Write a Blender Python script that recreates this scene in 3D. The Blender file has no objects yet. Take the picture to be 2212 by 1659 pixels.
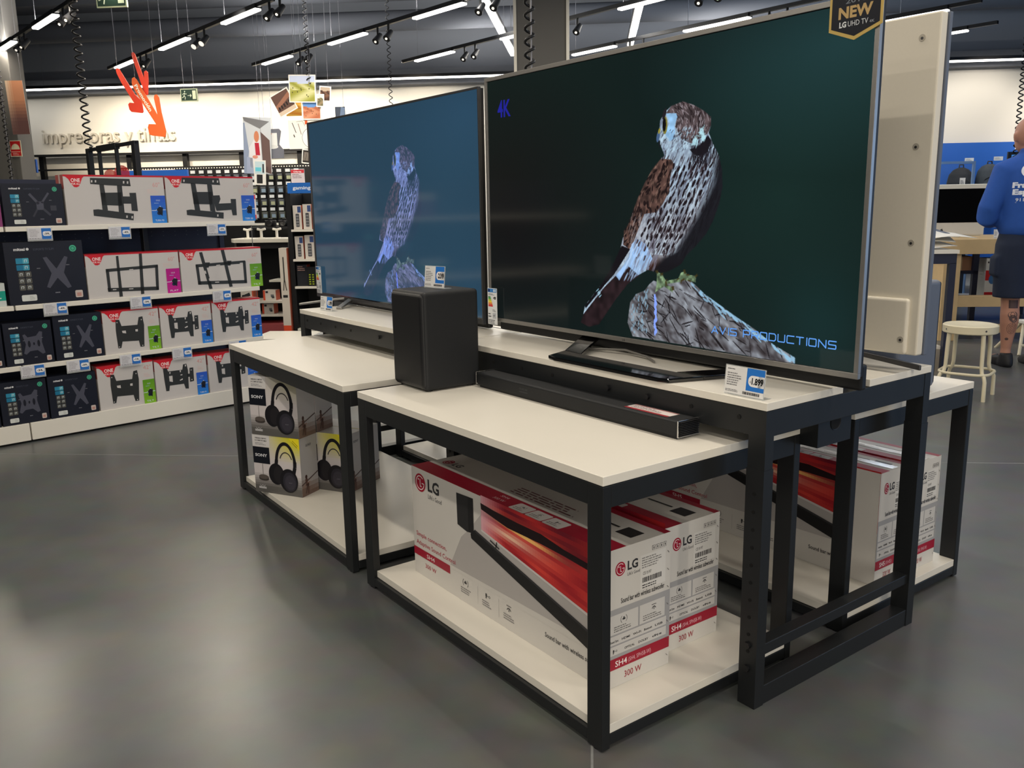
import bpy, bmesh, math, random
import numpy as np
from mathutils import Vector, Matrix
random.seed(7); rng = np.random.default_rng(7)
PI = math.pi
SC = bpy.context.scene; COL = SC.collection

# ------------------------------------------------------------------ camera, world, exposure
CAM = Vector((1.2895, -1.1717, 1.2))
YAW, PITCH, ROLL, FPX = .9403, -.2009, -.0171, 1874.2
fw = Vector((math.sin(-YAW)*math.cos(PITCH), math.cos(YAW)*math.cos(PITCH), math.sin(PITCH)))
rt = fw.cross(Vector((0, 0, 1))).normalized(); up = rt.cross(fw)
r2 = rt*math.cos(ROLL) + up*math.sin(ROLL); u2 = -rt*math.sin(ROLL) + up*math.cos(ROLL)
cd = bpy.data.cameras.new('camera'); cam = bpy.data.objects.new('camera', cd); COL.objects.link(cam)
cam.matrix_world = Matrix(((r2.x, u2.x, -fw.x, CAM.x), (r2.y, u2.y, -fw.y, CAM.y), (r2.z, u2.z, -fw.z, CAM.z), (0, 0, 0, 1)))
cd.sensor_width = 36; cd.lens = FPX/2212*36; cd.clip_start = .05; cd.clip_end = 100
SC.camera = cam
SC.view_settings.view_transform = 'Standard'; SC.view_settings.look = 'None'
SC.view_settings.exposure = 0.06; SC.view_settings.gamma = 1; SC.view_settings.use_curve_mapping = False
w = bpy.data.worlds.new('world'); SC.world = w; w.use_nodes = True
w.node_tree.nodes['Background'].inputs[0].default_value = (.55, .62, .75, 1)
w.node_tree.nodes['Background'].inputs[1].default_value = .1

# building frame: v runs along the back wall, d away from it, both measured from below the camera
BV = Vector((.662, .7495, 0)); BU = Vector((-.7495, .662, 0)); BROT = math.atan2(.7495, .662)
def BP(v, d, z=0): return Vector((CAM.x, CAM.y, 0)) + BV*v + BU*d + Vector((0, 0, z))

LIGHT_POWER = 10.0
def area(name, loc, sx, sy, power, col, rot=(0, 0, 0), spread=PI):
    l = bpy.data.lights.new(name, 'AREA'); l.shape = 'RECTANGLE'; l.size = sx; l.size_y = sy; l.energy = power
    l.color = col; l.spread = spread
    o = bpy.data.objects.new(name, l); COL.objects.link(o); o.location = loc; o.rotation_euler = rot; return o
def spot(name, loc, target, power, col, size=60, blend=.6, rad=.05):
    l = bpy.data.lights.new(name, 'SPOT'); l.energy = power; l.color = col; l.spot_size = math.radians(size); l.spot_blend = blend; l.shadow_soft_size = rad
    o = bpy.data.objects.new(name, l); COL.objects.link(o); o.location = loc
    o.rotation_euler = (Vector(target)-Vector(loc)).to_track_quat('-Z', 'Y').to_euler(); return o
WARM = (1, .9, .76); NEUT = (1, .96, .9); COOL = (.62, .8, 1)
# ceiling tracks of tube lamps: start point, slope in y per x, list of tube x-ranges, colour
TRACKS = [
 (-10.13, .29, .09, [(-10.13, -9.5), (-8.66, -7.91), (-7.1, -6.35)], WARM, 'ceiling track of tube lamps nearest the left edge of the photo'),
 (-10.79, 1.62, .079, [(-10.79, -10.11), (-9.22, -8.4), (-7.51, -6.73)], WARM, 'ceiling track of tube lamps passing above the red arrow sign'),
 (-9.62, 3.07, .079, [(-9.62, -8.88), (-7.98, -7.22), (-6.35, -5.56)], NEUT, 'ceiling track of tube lamps above the hanging photo prints'),
 (-8.47, 4.57, .05, [(-8.47, -7.67), (-6.78, -6.0), (-5.02, -4.3)], NEUT, 'ceiling track of tube lamps running behind the white square column'),
 (-7.15, 5.98, .045, [(-7.15, -6.43), (-5.43, -4.6), (-3.7, -2.95)], NEUT, 'ceiling track of tube lamps just above the large television'),
 (-4.25, 7.45, .045, [(-4.25, -3.36)], COOL, 'single ceiling tube lamp above the white back of the television'),
 (-4.6, 8.65, .04, [(-4.6, -3.77)], COOL, 'shorter ceiling tube lamp far above the right-hand wall'),
]
BACKROWS = [(-5.3, -1.0), (-3.7, -1.0), (-2.1, -1.2), (-.5, -1.2), (1.1, -1.2), (2.7, -1.2), (-5.3, .6), (-3.7, .7), (-2.1, .7), (-.5, .8), (1.1, .9), (-4.4, 2.2), (-2.8, 2.3), (-1.2, 2.3), (.4, 2.4),
 (-3.2, 3.8), (-1.6, 3.9), (0, 3.9), (-1.6, 5.4), (0, 5.4), (1.6, 3.9), (-5.3, -2.8), (-3.7, -2.8), (-2.1, -2.8), (-.5, -2.8), (1.1, -2.8), (2.7, -2.8), (-1.2, 7), (.4, 7), (2, 5.4)]
for x0, y0, s, segs, c, _ in TRACKS:
    for a, b in segs:
        area('tube_and_fill_light', (.5*(a+b), y0+s*(.5*(a+b)-x0), 2.965), b-a-.02, .05, LIGHT_POWER*(.75 if y0 > 4 else .8)*(b-a)/.8, c, (0, 0, math.atan(s)))
for x, y in BACKROWS:
    area('tube_and_fill_light', (x, y, 2.965), .78, .05, LIGHT_POWER*((1.5 if x > -3 else .75) if y < 2 else .8), (1, .9, .76) if y < 3 else NEUT, (0, 0, .06))
for x, y, k in ((3.4, .6, 2.2), (4.8, .6, 2), (3.4, 2.2, 1.6), (4.8, 2.2, 1.6), (6.2, 1.4, 2), (4.6, -1, 1.6), (6.2, -1, 2)):  # extra overhead lamps added out of view to lift the right-facing surfaces
    area('tube_and_fill_light', (x, y, 2.965), .78, .05, LIGHT_POWER*k, (1, .91, .78), (0, 0, .06))
# added fill panel out of view, brightens box ends and the white television
area('added_side_fill', (5.2, -3.2, 1.7), 3.6, 2.0, 105, (1, .92, .8), (PI/2, 0, math.radians(58)))
# two stronger lamps mirrored in the floor at the lower left
for x, y in ((-7.05, -.5), (-6.2, 1.05)): area('tube_and_fill_light', (x, y, 2.95), .4, .12, 26, (1, .9, .72), (0, 0, .06))
# accent lamps on the hanging signs
spot('accent_lamp', BP(-3.2, 8.0, 3.0), BP(-3.5, 10.2, 2.25), 130, (1, .9, .74), 48, .6)
spot('accent_lamp', BP(-4.5, 7.4, 3.0), BP(-4.7, 9, 2.3), 70, (1, .88, .7), 40, .6)
# up-facing fill lamps, unseen from below, added to brighten the dark ceiling
for x, y, c in ((-9, .4, NEUT), (-8.5, 1.8, NEUT), (-7.2, 3.2, NEUT), (-6.2, 4.8, NEUT), (-5, 6.2, COOL), (-3.6, 7.6, COOL), (-9, 3.5, NEUT), (-2, 9, COOL), (-7.6, 5.6, NEUT), (-5.6, 7.8, NEUT), (-2.5, 1, NEUT), (-1, 4, COOL)):
    area('ceiling_fill_light', (x, y, 3.06), 2.6, .05, 42 if c == NEUT else 50, c, (PI, 0, .06))
# light strips seen crossing at the top, and the long line in front of the back wall
area('strip_light', BP(-1.0, 12.45, 2.955), 11.4, .04, 26, NEUT, (0, 0, BROT))
area('strip_light', BP(-8.6, 12.45, 2.955), 1.8, .04, 5, NEUT, (0, 0, BROT))
area('strip_light', BP(-1.0, 9.6, 3.085), .05, 4.0, 32, NEUT, (0, 0, BROT))
area('strip_light', BP(.465, 9.4, 3.085), .05, 3.6, 28, NEUT, (0, 0, BROT))
# warm wall washers on the back wall
for v, pw in ((-7.2, 90), (-6.5, 160), (-5.6, 160), (-4.5, 170), (-3.5, 190), (-2.4, 110), (5.2, 110), (6.6, 110)):
    spot('wall_washer', BP(v, 11.3, 3.0), BP(v, 12.9, 1.95), pw*.8, (1, .86, .66) if v < 0 else (1, .9, .78), 75, .7)
# daylight from the shop front on the right-hand side, behind the camera's right shoulder
area('daylight_window', (5.5, 8.5, 1.7), 4.0, 2.4, 75, (.36, .6, 1), (PI/2, 0, math.radians(128)))

# ------------------------------------------------------------------ helpers
def lin(c):
    if isinstance(c, str): c = tuple(int(c[i:i+2], 16) for i in (0, 2, 4))
    if max(c) > 1.001: c = tuple(x/255 for x in c)
    return tuple(x/12.92 if x <= .04045 else ((x+.055)/1.055)**2.4 for x in c)
MATS = {}
def mat(name, col, rough=.5, metal=0, spec=.5, noise=.04, nscale=30, emit=None, estr=0, alpha=1, trans=0, coat=0, bump=0, ior=1.45):
    if name in MATS: return MATS[name]
    m = bpy.data.materials.new(name); m.use_nodes = True; nt = m.node_tree; b = nt.nodes['Principled BSDF']
    c = lin(col)
    if noise:
        tc = nt.nodes.new('ShaderNodeTexCoord'); n = nt.nodes.new('ShaderNodeTexNoise'); n.inputs['Scale'].default_value = nscale; n.inputs['Detail'].default_value = 3
        nt.links.new(tc.outputs['Object'], n.inputs['Vector'])
        r = nt.nodes.new('ShaderNodeMix'); r.data_type = 'RGBA'; r.inputs[6].default_value = (*[x*(1-noise) for x in c], 1); r.inputs[7].default_value = (*[min(1, x*(1+noise)) for x in c], 1)
        nt.links.new(n.outputs['Fac'], r.inputs[0]); nt.links.new(r.outputs[2], b.inputs['Base Color'])
        if bump:
            bp = nt.nodes.new('ShaderNodeBump'); bp.inputs['Strength'].default_value = bump; bp.inputs['Distance'].default_value = .002
            nt.links.new(n.outputs['Fac'], bp.inputs['Height']); nt.links.new(bp.outputs[0], b.inputs['Normal'])
    else: b.inputs['Base Color'].default_value = (*c, 1)
    b.inputs['Roughness'].default_value = rough; b.inputs['Metallic'].default_value = metal; b.inputs['Specular IOR Level'].default_value = spec
    b.inputs['Alpha'].default_value = alpha; b.inputs['Transmission Weight'].default_value = trans; b.inputs['Coat Weight'].default_value = coat; b.inputs['IOR'].default_value = ior
    if emit: b.inputs['Emission Color'].default_value = (*lin(emit), 1); b.inputs['Emission Strength'].default_value = estr
    MATS[name] = m; return m
def colmat(name, rough, spec=.4, emis=0, gain=(1, 1, 1), lift=(0, 0, 0)):
    m = bpy.data.materials.new(name); m.use_nodes = True; nt = m.node_tree; b = nt.nodes['Principled BSDF']
    a = nt.nodes.new('ShaderNodeAttribute'); a.attribute_name = 'Col'
    out = a.outputs['Color']
    if gain != (1, 1, 1) or lift != (0, 0, 0):
        x = nt.nodes.new('ShaderNodeVectorMath'); x.operation = 'MULTIPLY_ADD'; x.inputs[1].default_value = gain; x.inputs[2].default_value = lift
        nt.links.new(out, x.inputs[0]); out = x.outputs[0]
    if emis:
        nt.links.new(out, b.inputs['Emission Color']); b.inputs['Emission Strength'].default_value = emis; b.inputs['Base Color'].default_value = (.004, .004, .005, 1)
    else:
        n = nt.nodes.new('ShaderNodeTexNoise'); n.inputs['Scale'].default_value = 45
        r = nt.nodes.new('ShaderNodeMapRange'); r.inputs['To Min'].default_value = rough*.9; r.inputs['To Max'].default_value = rough*1.1
        nt.links.new(n.outputs['Fac'], r.inputs['Value']); nt.links.new(r.outputs[0], b.inputs['Roughness']); nt.links.new(out, b.inputs['Base Color'])
    if emis: b.inputs['Roughness'].default_value = rough
    b.inputs['Specular IOR Level'].default_value = spec; MATS[name] = m; return m
M_PRINT = colmat('printed_card', .42, .35); M_PAPER = colmat('printed_paper', .6, .2)
M_WHITE = mat('white_laminate', (222, 218, 208), .32, noise=.015, nscale=8)
M_BLACK = mat('black_powder_coat', (30, 32, 34), .38, spec=.35, noise=.08, nscale=200)
M_BLACKH = mat('black_hole', (4, 4, 5), .8, noise=.1)
M_GLOSS = mat('gloss_black_plastic', (8, 8, 10), .08, spec=.6, noise=.05, coat=.5)
M_DARKP = mat('dark_plastic', (20, 21, 24), .45, noise=.06, nscale=90)
M_SILVER = mat('brushed_silver', (165, 163, 160), .38, .85, noise=.06, nscale=60)
M_SILVD = mat('dark_silver', (90, 90, 92), .35, .8, noise=.06, nscale=60)
M_CHROME = mat('bright_chrome', (215, 215, 215), .15, 1, noise=.02)
M_FABRIC = mat('speaker_vinyl', (26, 28, 31), .55, spec=.4, noise=.1, nscale=300, bump=.2)
M_WALL = mat('white_wall_paint', (228, 224, 214), .7, noise=.02, nscale=3)
M_DARKW = mat('dark_wall_paint', (102, 105, 112), .8, noise=.05, nscale=2)
M_CEIL = mat('ceiling_paint', (74, 77, 84), .85, noise=.05, nscale=2)
M_UPPER = mat('upper_wall_paint', (134, 138, 146), .85, noise=.03, nscale=2)
M_GREYC = mat('grey_column_paint', (104, 102, 98), .7, noise=.03, nscale=3)
M_NAVY = mat('navy_steel', (28, 34, 56), .5, noise=.06, nscale=40)
M_CREAM = mat('cream_painted_metal', (214, 205, 178), .35, noise=.03, nscale=20)
M_TVWHITE = mat('white_tv_back', (214, 208, 194), .45, noise=.02, nscale=120)
M_GREYP = mat('slate_grey_plastic', (92, 100, 116), .5, noise=.04, nscale=80)
M_WOOD = mat('pale_birch', (206, 176, 128), .5, noise=.1, nscale=14)
M_ALU = mat('white_aluminium', (222, 218, 206), .35, .2, noise=.02)
M_ACRYL = mat('clear_acrylic', (235, 240, 240), .05, noise=0, alpha=.28, spec=.6)
M_GLASS = mat('red_tinted_plastic', (215, 70, 66), .2, noise=.02, alpha=.62)
M_LAMP = mat('lit_diffuser', (255, 252, 245), .5, noise=.01, emit=(255, 250, 240), estr=6)
M_SKIN = mat('skin', (176, 128, 108), .55, noise=.07, nscale=14)
M_SHIRT = mat('blue_sweatshirt', (34, 78, 158), .85, noise=.1, nscale=30, bump=.3)
M_SHORT = mat('navy_shorts', (26, 36, 58), .85, noise=.1, nscale=30)
M_SHOE = mat('black_shoe', (20, 21, 26), .6, noise=.1)
M_INK = mat('tattoo_ink', (62, 60, 66), .6, noise=.15)
M_BLUE = mat('blue_panel', (34, 96, 190), .5, noise=.03, nscale=5)
M_CARD = mat('brown_cardboard', (150, 118, 88), .8, noise=.08, nscale=20)
M_BAG = mat('frosted_plastic_bag', (220, 224, 226), .35, noise=.06, alpha=.75)
M_ORANGER = mat('red_orange_board', (240, 66, 36), .5, noise=.06, nscale=4)
M_CORD = mat('black_cord', (20, 20, 22), .5, noise=.05)
M_WIRE = mat('steel_wire', (130, 130, 135), .4, .8, noise=.03)

def tag(o, label=None, cat=None, group=None, kind=None):
    if label: o['label'] = label
    if cat: o['category'] = cat
    if group: o['group'] = group
    if kind: o['kind'] = kind
    return o
def thing(name, loc=(0, 0, 0), rz=0, label='', cat='', group=None):
    o = bpy.data.objects.new(name, None); o.empty_display_size = .05; COL.objects.link(o)
    o.location = loc; o.rotation_euler = (0, 0, rz); return tag(o, label, cat, group)
class MB:
    """collects polygons; build() links them as ONE mesh object"""
    def __init__(s): s.v = []; s.f = []; s.c = []; s.m = []; s.sm = []; s.mats = []; s.M = Matrix.Identity(4)
    def mi(s, m):
        if m not in s.mats: s.mats.append(m)
        return s.mats.index(m)
    def add(s, vs, fs, m, col=(1, 1, 1), smooth=False, lc=False):
        b = len(s.v); M = s.M; i = s.mi(m); c = col if lc else lin(col)
        s.v.extend([tuple(M @ Vector(p)) for p in vs])
        for f in fs: s.f.append([b+k for k in f]); s.c.append(c); s.m.append(i); s.sm.append(smooth)
    def box(s, a, b, m, col=(1, 1, 1)):
        (x0, y0, z0), (x1, y1, z1) = a, b
        s.add([(x0, y0, z0), (x1, y0, z0), (x1, y1, z0), (x0, y1, z0), (x0, y0, z1), (x1, y0, z1), (x1, y1, z1), (x0, y1, z1)],
              [(0, 3, 2, 1), (4, 5, 6, 7), (0, 1, 5, 4), (1, 2, 6, 5), (2, 3, 7, 6), (3, 0, 4, 7)], m, col)
    def tube(s, pts, r, m, n=10, col=(1, 1, 1), cap=True, smooth=True):
        pts = [Vector(p) for p in pts]; rs = r if isinstance(r, (list, tuple)) else [r]*len(pts)
        vs = []; prev = None
        for i, p in enumerate(pts):
            t = (pts[min(i+1, len(pts)-1)] - pts[max(i-1, 0)]).normalized()
            a = Vector((0, 0, 1)) if abs(t.z) < .9 else Vector((1, 0, 0))
            if prev is None: u = t.cross(a).normalized()
            else: u = (prev - t*prev.dot(t)).normalized()
            prev = u; v_ = t.cross(u)
            for k in range(n): an = 2*PI*k/n; vs.append(p + (u*math.cos(an)+v_*math.sin(an))*rs[i])
        fs = [(i*n+k, i*n+(k+1) % n, (i+1)*n+(k+1) % n, (i+1)*n+k) for i in range(len(pts)-1) for k in range(n)]
        s.add(vs, fs, m, col, smooth)
        if cap: s.add([vs[k] for k in range(n)], [tuple(reversed(range(n)))], m, col); s.add(vs[-n:], [tuple(range(n))], m, col)
    def loft(s, rings, m, n=20, smooth=True, col=(1, 1, 1)):
        """rings: (centre, rx, ry) ellipses in the horizontal plane, or (centre, rx, ry, ax, ay)"""
        vs = []
        for r in rings:
            c = Vector(r[0]); ax = Vector(r[3]) if len(r) > 3 else Vector((1, 0, 0)); ay = Vector(r[4]) if len(r) > 3 else Vector((0, 1, 0))
            for k in range(n): an = 2*PI*k/n; vs.append(c + ax*r[1]*math.cos(an) + ay*r[2]*math.sin(an))
        fs = [(i*n+k, i*n+(k+1) % n, (i+1)*n+(k+1) % n, (i+1)*n+k) for i in range(len(rings)-1) for k in range(n)]
        s.add(vs, fs, m, col, smooth); s.add(vs[:n], [tuple(reversed(range(n)))], m, col); s.add(vs[-n:], [tuple(range(n))], m, col)
    def ball(s, c, rx, ry, rz, m, n=16, col=(1, 1, 1)):
        c = Vector(c); rings = []
        for i in range(1, n//2+4):
            t = PI*i/(n//2+4); rings.append((c+Vector((0, 0, -rz*math.cos(t))), rx*math.sin(t), ry*math.sin(t)))
        s.loft(rings, m, n, True, col)
    def prism(s, pts, m, y0, y1, col=(1, 1, 1)):
        """outline in x,z extruded along y"""
        n = len(pts); vs = [(p[0], y0, p[1]) for p in pts] + [(p[0], y1, p[1]) for p in pts]
        fs = [tuple(range(n)), tuple(reversed(range(n, 2*n)))] + [(i, n+i, n+(i+1) % n, (i+1) % n) for i in range(n)]
        s.add(vs, fs, m, col)
    def prismz(s, pts, m, z0, z1, col=(1, 1, 1)):
        n = len(pts); vs = [(p[0], p[1], z0) for p in pts] + [(p[0], p[1], z1) for p in pts]
        fs = [tuple(reversed(range(n))), tuple(range(n, 2*n))] + [(i, (i+1) % n, n+(i+1) % n, n+i) for i in range(n)]
        s.add(vs, fs, m, col)
    def build(s, name, parent=None, loc=None, rz=None, bevel=0, seg=2, sub=0, remesh=0, smooth_it=0):
        me = bpy.data.meshes.new(name); me.from_pydata(s.v, [], s.f)
        for m in s.mats: me.materials.append(m)
        me.polygons.foreach_set('material_index', s.m); me.polygons.foreach_set('use_smooth', s.sm)
        if M_PRINT in s.mats or M_PAPER in s.mats:
            at = me.color_attributes.new('Col', 'FLOAT_COLOR', 'CORNER'); buf = []
            for f, c in zip(s.f, s.c): buf.extend((c[0], c[1], c[2], 1.0)*len(f))
            at.data.foreach_set('color', buf)
        me.update(); o = bpy.data.objects.new(name, me); COL.objects.link(o)
        if parent: o.parent = parent
        if loc is not None: o.location = loc
        if rz is not None: o.rotation_euler = (0, 0, rz)
        if remesh:
            r = o.modifiers.new('remesh', 'REMESH'); r.mode = 'VOXEL'; r.voxel_size = remesh; r.use_smooth_shade = True
            q = o.modifiers.new('smooth', 'SMOOTH'); q.iterations = smooth_it or 4; q.factor = .5
        if bevel:
            b = o.modifiers.new('bevel', 'BEVEL'); b.width = bevel; b.segments = seg; b.limit_method = 'ANGLE'; b.angle_limit = math.radians(50)
        return o
_T = {}
def textpoly(txt, bold=0, shear=0, space=1):
    k = (txt, bold, shear, space)
    if k not in _T:
        c = bpy.data.curves.new('t', 'FONT'); c.body = txt; c.size = 1; c.offset = bold; c.shear = shear; c.resolution_u = 2; c.space_character = space
        o = bpy.data.objects.new('t', c); me = bpy.data.meshes.new_from_object(o)
        vs = [(p.co.x, p.co.y) for p in me.vertices]; fs = [tuple(p.vertices) for p in me.polygons]
        fs = [f if len(f) > 2 and sum(vs[f[i]][0]*vs[f[(i+1) % len(f)]][1]-vs[f[(i+1) % len(f)]][0]*vs[f[i]][1] for i in range(len(f))) > 0 else tuple(reversed(f)) for f in fs]
        bpy.data.objects.remove(o); bpy.data.meshes.remove(me); bpy.data.curves.remove(c); _T[k] = (vs, fs)
    return _T[k]
class Face:
    """a printed face: 2D drawing in metres laid on a plane, each layer a hair above the last"""
    def __init__(s, mb, O, U, V, m=None, step=.0003):
        s.b = mb; s.O = Vector(O); s.U = Vector(U).normalized(); s.V = Vector(V).normalized(); s.N = s.U.cross(s.V); s.m = m or M_PRINT; s.st = step
    def P(s, p, k): return s.O + s.U*p[0] + s.V*p[1] + s.N*(s.st*k)
    def poly(s, pts, col, k=1):
        if sum(pts[i][0]*pts[(i+1) % len(pts)][1]-pts[(i+1) % len(pts)][0]*pts[i][1] for i in range(len(pts))) < 0: pts = list(reversed(pts))
        s.b.add([s.P(p, k) for p in pts], [tuple(range(len(pts)))], s.m, col)
    def rect(s, x, y, w_, h, col, k=1, rad=0):
        if not rad: s.poly([(x, y), (x+w_, y), (x+w_, y+h), (x, y+h)], col, k); return
        pts = []
        for cx_, cy_, a0 in ((x+w_-rad, y+rad, -90), (x+w_-rad, y+h-rad, 0), (x+rad, y+h-rad, 90), (x+rad, y+rad, 180)):
            for i in range(5): a = math.radians(a0+i*22.5); pts.append((cx_+rad*math.cos(a), cy_+rad*math.sin(a)))
        s.poly(pts, col, k)
    def ell(s, cx_, cy_, rx, ry, col, k=1, n=24, a0=0, a1=360):
        full = a1-a0 >= 360
        pts = [(cx_+rx*math.cos(math.radians(a0+(a1-a0)*i/(n if full else n-1))), cy_+ry*math.sin(math.radians(a0+(a1-a0)*i/(n if full else n-1)))) for i in range(n)]
        s.poly(pts, col, k)
    def arc(s, cx_, cy_, r, w_, a0, a1, col, k=2, n=24, ry=None):
        ry = ry or r; q = w_/2
        A = [math.radians(a0+(a1-a0)*i/n) for i in range(n+1)]
        for a, b in zip(A[:-1], A[1:]):
            s.poly([(cx_+(r-q)*math.cos(a), cy_+(ry-q)*math.sin(a)), (cx_+(r+q)*math.cos(a), cy_+(ry+q)*math.sin(a)), (cx_+(r+q)*math.cos(b), cy_+(ry+q)*math.sin(b)), (cx_+(r-q)*math.cos(b), cy_+(ry-q)*math.sin(b))], col, k)
    def line(s, x0, y0, x1, y1, w_, col, k=2):
        d = Vector((x1-x0, y1-y0)); L = d.length or 1e-6; n = Vector((-d.y, d.x))/L*w_/2
        s.poly([(x0-n.x, y0-n.y), (x1-n.x, y1-n.y), (x1+n.x, y1+n.y), (x0+n.x, y0+n.y)], col, k)
    def pl(s, pts, w_, col, k=2):
        for a, b in zip(pts[:-1], pts[1:]): s.line(*a, *b, w_, col, k)
    def text(s, t, x, y, h, col, k=3, w_=None, align='L', bold=.0, shear=0, ang=0, space=1):
        vs, fs = textpoly(t, bold, shear, space)
        if not vs: return
        x0 = min(v[0] for v in vs); x1 = max(v[0] for v in vs)
        sc = h/.73; sx = sc if w_ is None else w_/(x1-x0)
        off = {'L': 0, 'C': -(x1-x0)*sx/2, 'R': -(x1-x0)*sx}[align]; ca, sa = math.cos(ang), math.sin(ang)
        P = []
        for a, b in vs: qx = (a-x0)*sx+off; qy = b*sc; P.append(s.P((x+qx*ca-qy*sa, y+qx*sa+qy*ca), k))
        s.b.add(P, fs, s.m, col)
    def fine(s, x, y, w_, h, rows, col, k=2, seed=1):
        """a block of print too fine to read"""
        r = random.Random(seed); rh = h/rows
        for i in range(rows):
            cx_ = x; end = x + w_*(r.uniform(.55, 1))
            while cx_ < end:
                l = min(r.uniform(.04, .16)*w_, end-cx_); s.rect(cx_, y+h-(i+1)*rh+rh*.3, l, rh*.42, col, k); cx_ += l+w_*.025
    def barcode(s, x, y, w_, h, col, k=2, seed=3):
        r = random.Random(seed); cx_ = x
        while cx_ < x+w_: l = r.choice((.02, .03, .05))*w_; s.rect(cx_, y, l, h, col, k); cx_ += l+r.choice((.02, .03))*w_
    def ras(s, x, y, w_, h, nx, ny, fn, k=1):
        """continuous-tone print: fn(u, v) -> sRGB"""
        vs = []; 
        for j in range(ny+1):
            for i in range(nx+1): vs.append(s.P((x+w_*i/nx, y+h*j/ny), k))
        for j in range(ny):
            for i in range(nx):
                a = j*(nx+1)+i
                s.b.add([vs[a], vs[a+1], vs[a+nx+2], vs[a+nx+1]], [(0, 1, 2, 3)], s.m, fn((i+.5)/nx, (j+.5)/ny))
def front(mb, x0, y, z0, m=None): return Face(mb, (x0, y, z0), (1, 0, 0), (0, 0, 1), m)
def rside(mb, x, y0, z0, m=None): return Face(mb, (x, y0, z0), (0, 1, 0), (0, 0, 1), m)
def topf(mb, x0, y0, z, m=None): return Face(mb, (x0, y0, z), (1, 0, 0), (0, 1, 0), m)
def mixc(a, b, t): return tuple(a[i]*(1-t)+b[i]*t for i in range(3))
def copy_tree(o, parent=None):
    c = o.copy(); COL.objects.link(c); c.parent = parent
    for ch in o.children: copy_tree(ch, c)
    return c

# ------------------------------------------------------------------ the setting
def floor_mat():
    m = bpy.data.materials.new('polished_concrete'); m.use_nodes = True; nt = m.node_tree; b = nt.nodes['Principled BSDF']
    tc = nt.nodes.new('ShaderNodeTexCoord')
    n1 = nt.nodes.new('ShaderNodeTexNoise'); n1.inputs['Scale'].default_value = .9; n1.inputs['Detail'].default_value = 6; n1.inputs['Roughness'].default_value = .6
    n2 = nt.nodes.new('ShaderNodeTexNoise'); n2.inputs['Scale'].default_value = 9; n2.inputs['Detail'].default_value = 4
    for n in (n1, n2): nt.links.new(tc.outputs['Object'], n.inputs['Vector'])
    r1 = nt.nodes.new('ShaderNodeValToRGB'); r1.color_ramp.elements[0].position = .33; r1.color_ramp.elements[1].position = .7
    r1.color_ramp.elements[0].color = (*lin((72, 76, 78)), 1); r1.color_ramp.elements[1].color = (*lin((94, 95, 93)), 1)
    nt.links.new(n1.outputs['Fac'], r1.inputs[0])
    mx = nt.nodes.new('ShaderNodeMix'); mx.data_type = 'RGBA'; mx.blend_type = 'OVERLAY'; mx.inputs[0].default_value = .22
    nt.links.new(r1.outputs[0], mx.inputs[6]); nt.links.new(n2.outputs['Color'], mx.inputs[7]); nt.links.new(mx.outputs[2], b.inputs['Base Color'])
    rr = nt.nodes.new('ShaderNodeMapRange'); rr.inputs['To Min'].default_value = .2; rr.inputs['To Max'].default_value = .42
    nt.links.new(n1.outputs['Fac'], rr.inputs['Value']); nt.links.new(rr.outputs[0], b.inputs['Roughness'])
    b.inputs['Specular IOR Level'].default_value = .5
    return m
M_FLOOR = floor_mat()
def struct(name, mb, **k): o = mb.build(name, **k); o['kind'] = 'structure'; return o
b = MB(); b.box((-12, -8, -.1), (14, 13.2, 0), M_FLOOR); struct('floor', b, loc=BP(0, 0), rz=BROT)
b = MB(); b.box((-12, -8, 4.2), (14, 13.2, 4.3), M_CEIL)
for d in (3.0, 7.2, 11.4): b.box((-12, d, 3.86), (14, d+.5, 4.2), M_CEIL)
struct('ceiling', b, loc=BP(0, 0), rz=BROT)
b = MB(); b.box((-12, 12.9, 0), (14, 13.1, 2.93), M_WALL); struct('wall_back', b, loc=BP(0, 0), rz=BROT)
b = MB(); b.box((-12, 12.9, 2.93), (14, 13.1, 4.2), M_UPPER); b.box((-12, 12.7, 2.93), (14, 12.9, 3.14), M_DARKW); struct('trim_1', b, loc=BP(0, 0), rz=BROT)
b = MB(); b.box((-12.2, -8, 0), (-12, 13.1, 4.2), M_DARKW); struct('wall_left', b, loc=BP(0, 0), rz=BROT)
b = MB(); b.box((14, -8, 0), (14.2, 13.1, 4.2), M_DARKW); struct('wall_right', b, loc=BP(0, 0), rz=BROT)
b = MB(); b.box((-12, -8.2, 0), (14, -8, 4.2), M_DARKW); struct('wall_front', b, loc=BP(0, 0), rz=BROT)
# round duct near the top of the back wall
b = MB(); b.tube([(-12, 11.9, 3.62), (14, 11.9, 3.62)], .13, M_CEIL, 16); struct('trim_2', b, loc=BP(0, 0), rz=BROT)
# floor saw-cut joints
M_JOINT = mat('joint_filler', (128, 130, 130), .5, noise=.2, nscale=60)
b = MB(); b.box((-12, 4.05, 0), (14, 4.056, .0006), M_JOINT); b.box((.0, -2, 0), (.006, 4.05, .0006), M_JOINT); struct('trim_3', b, loc=BP(0, 0), rz=BROT)

# square columns
def column(name, v, d, wd, dp, label, m, edge=False):
    b = MB(); b.box((-wd/2, 0, 0), (wd/2, dp, 4.2), m); 
    o = b.build(name, loc=BP(v, d), rz=BROT, bevel=.008); o['kind'] = 'structure'
    if edge:
        e = MB()
        for sx in (-1, 1): e.box((sx*wd/2-.012, -.012, 0), (sx*wd/2+.012, .012, 4.2), M_ALU)
        e.build('corner_guard', o)
    return o
column('trim_4', -.41, 7.5, .43, .43, '', M_GREYC, True)
column('trim_5', -6.53, 9.5, .31, .26, '', M_GREYC)

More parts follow.
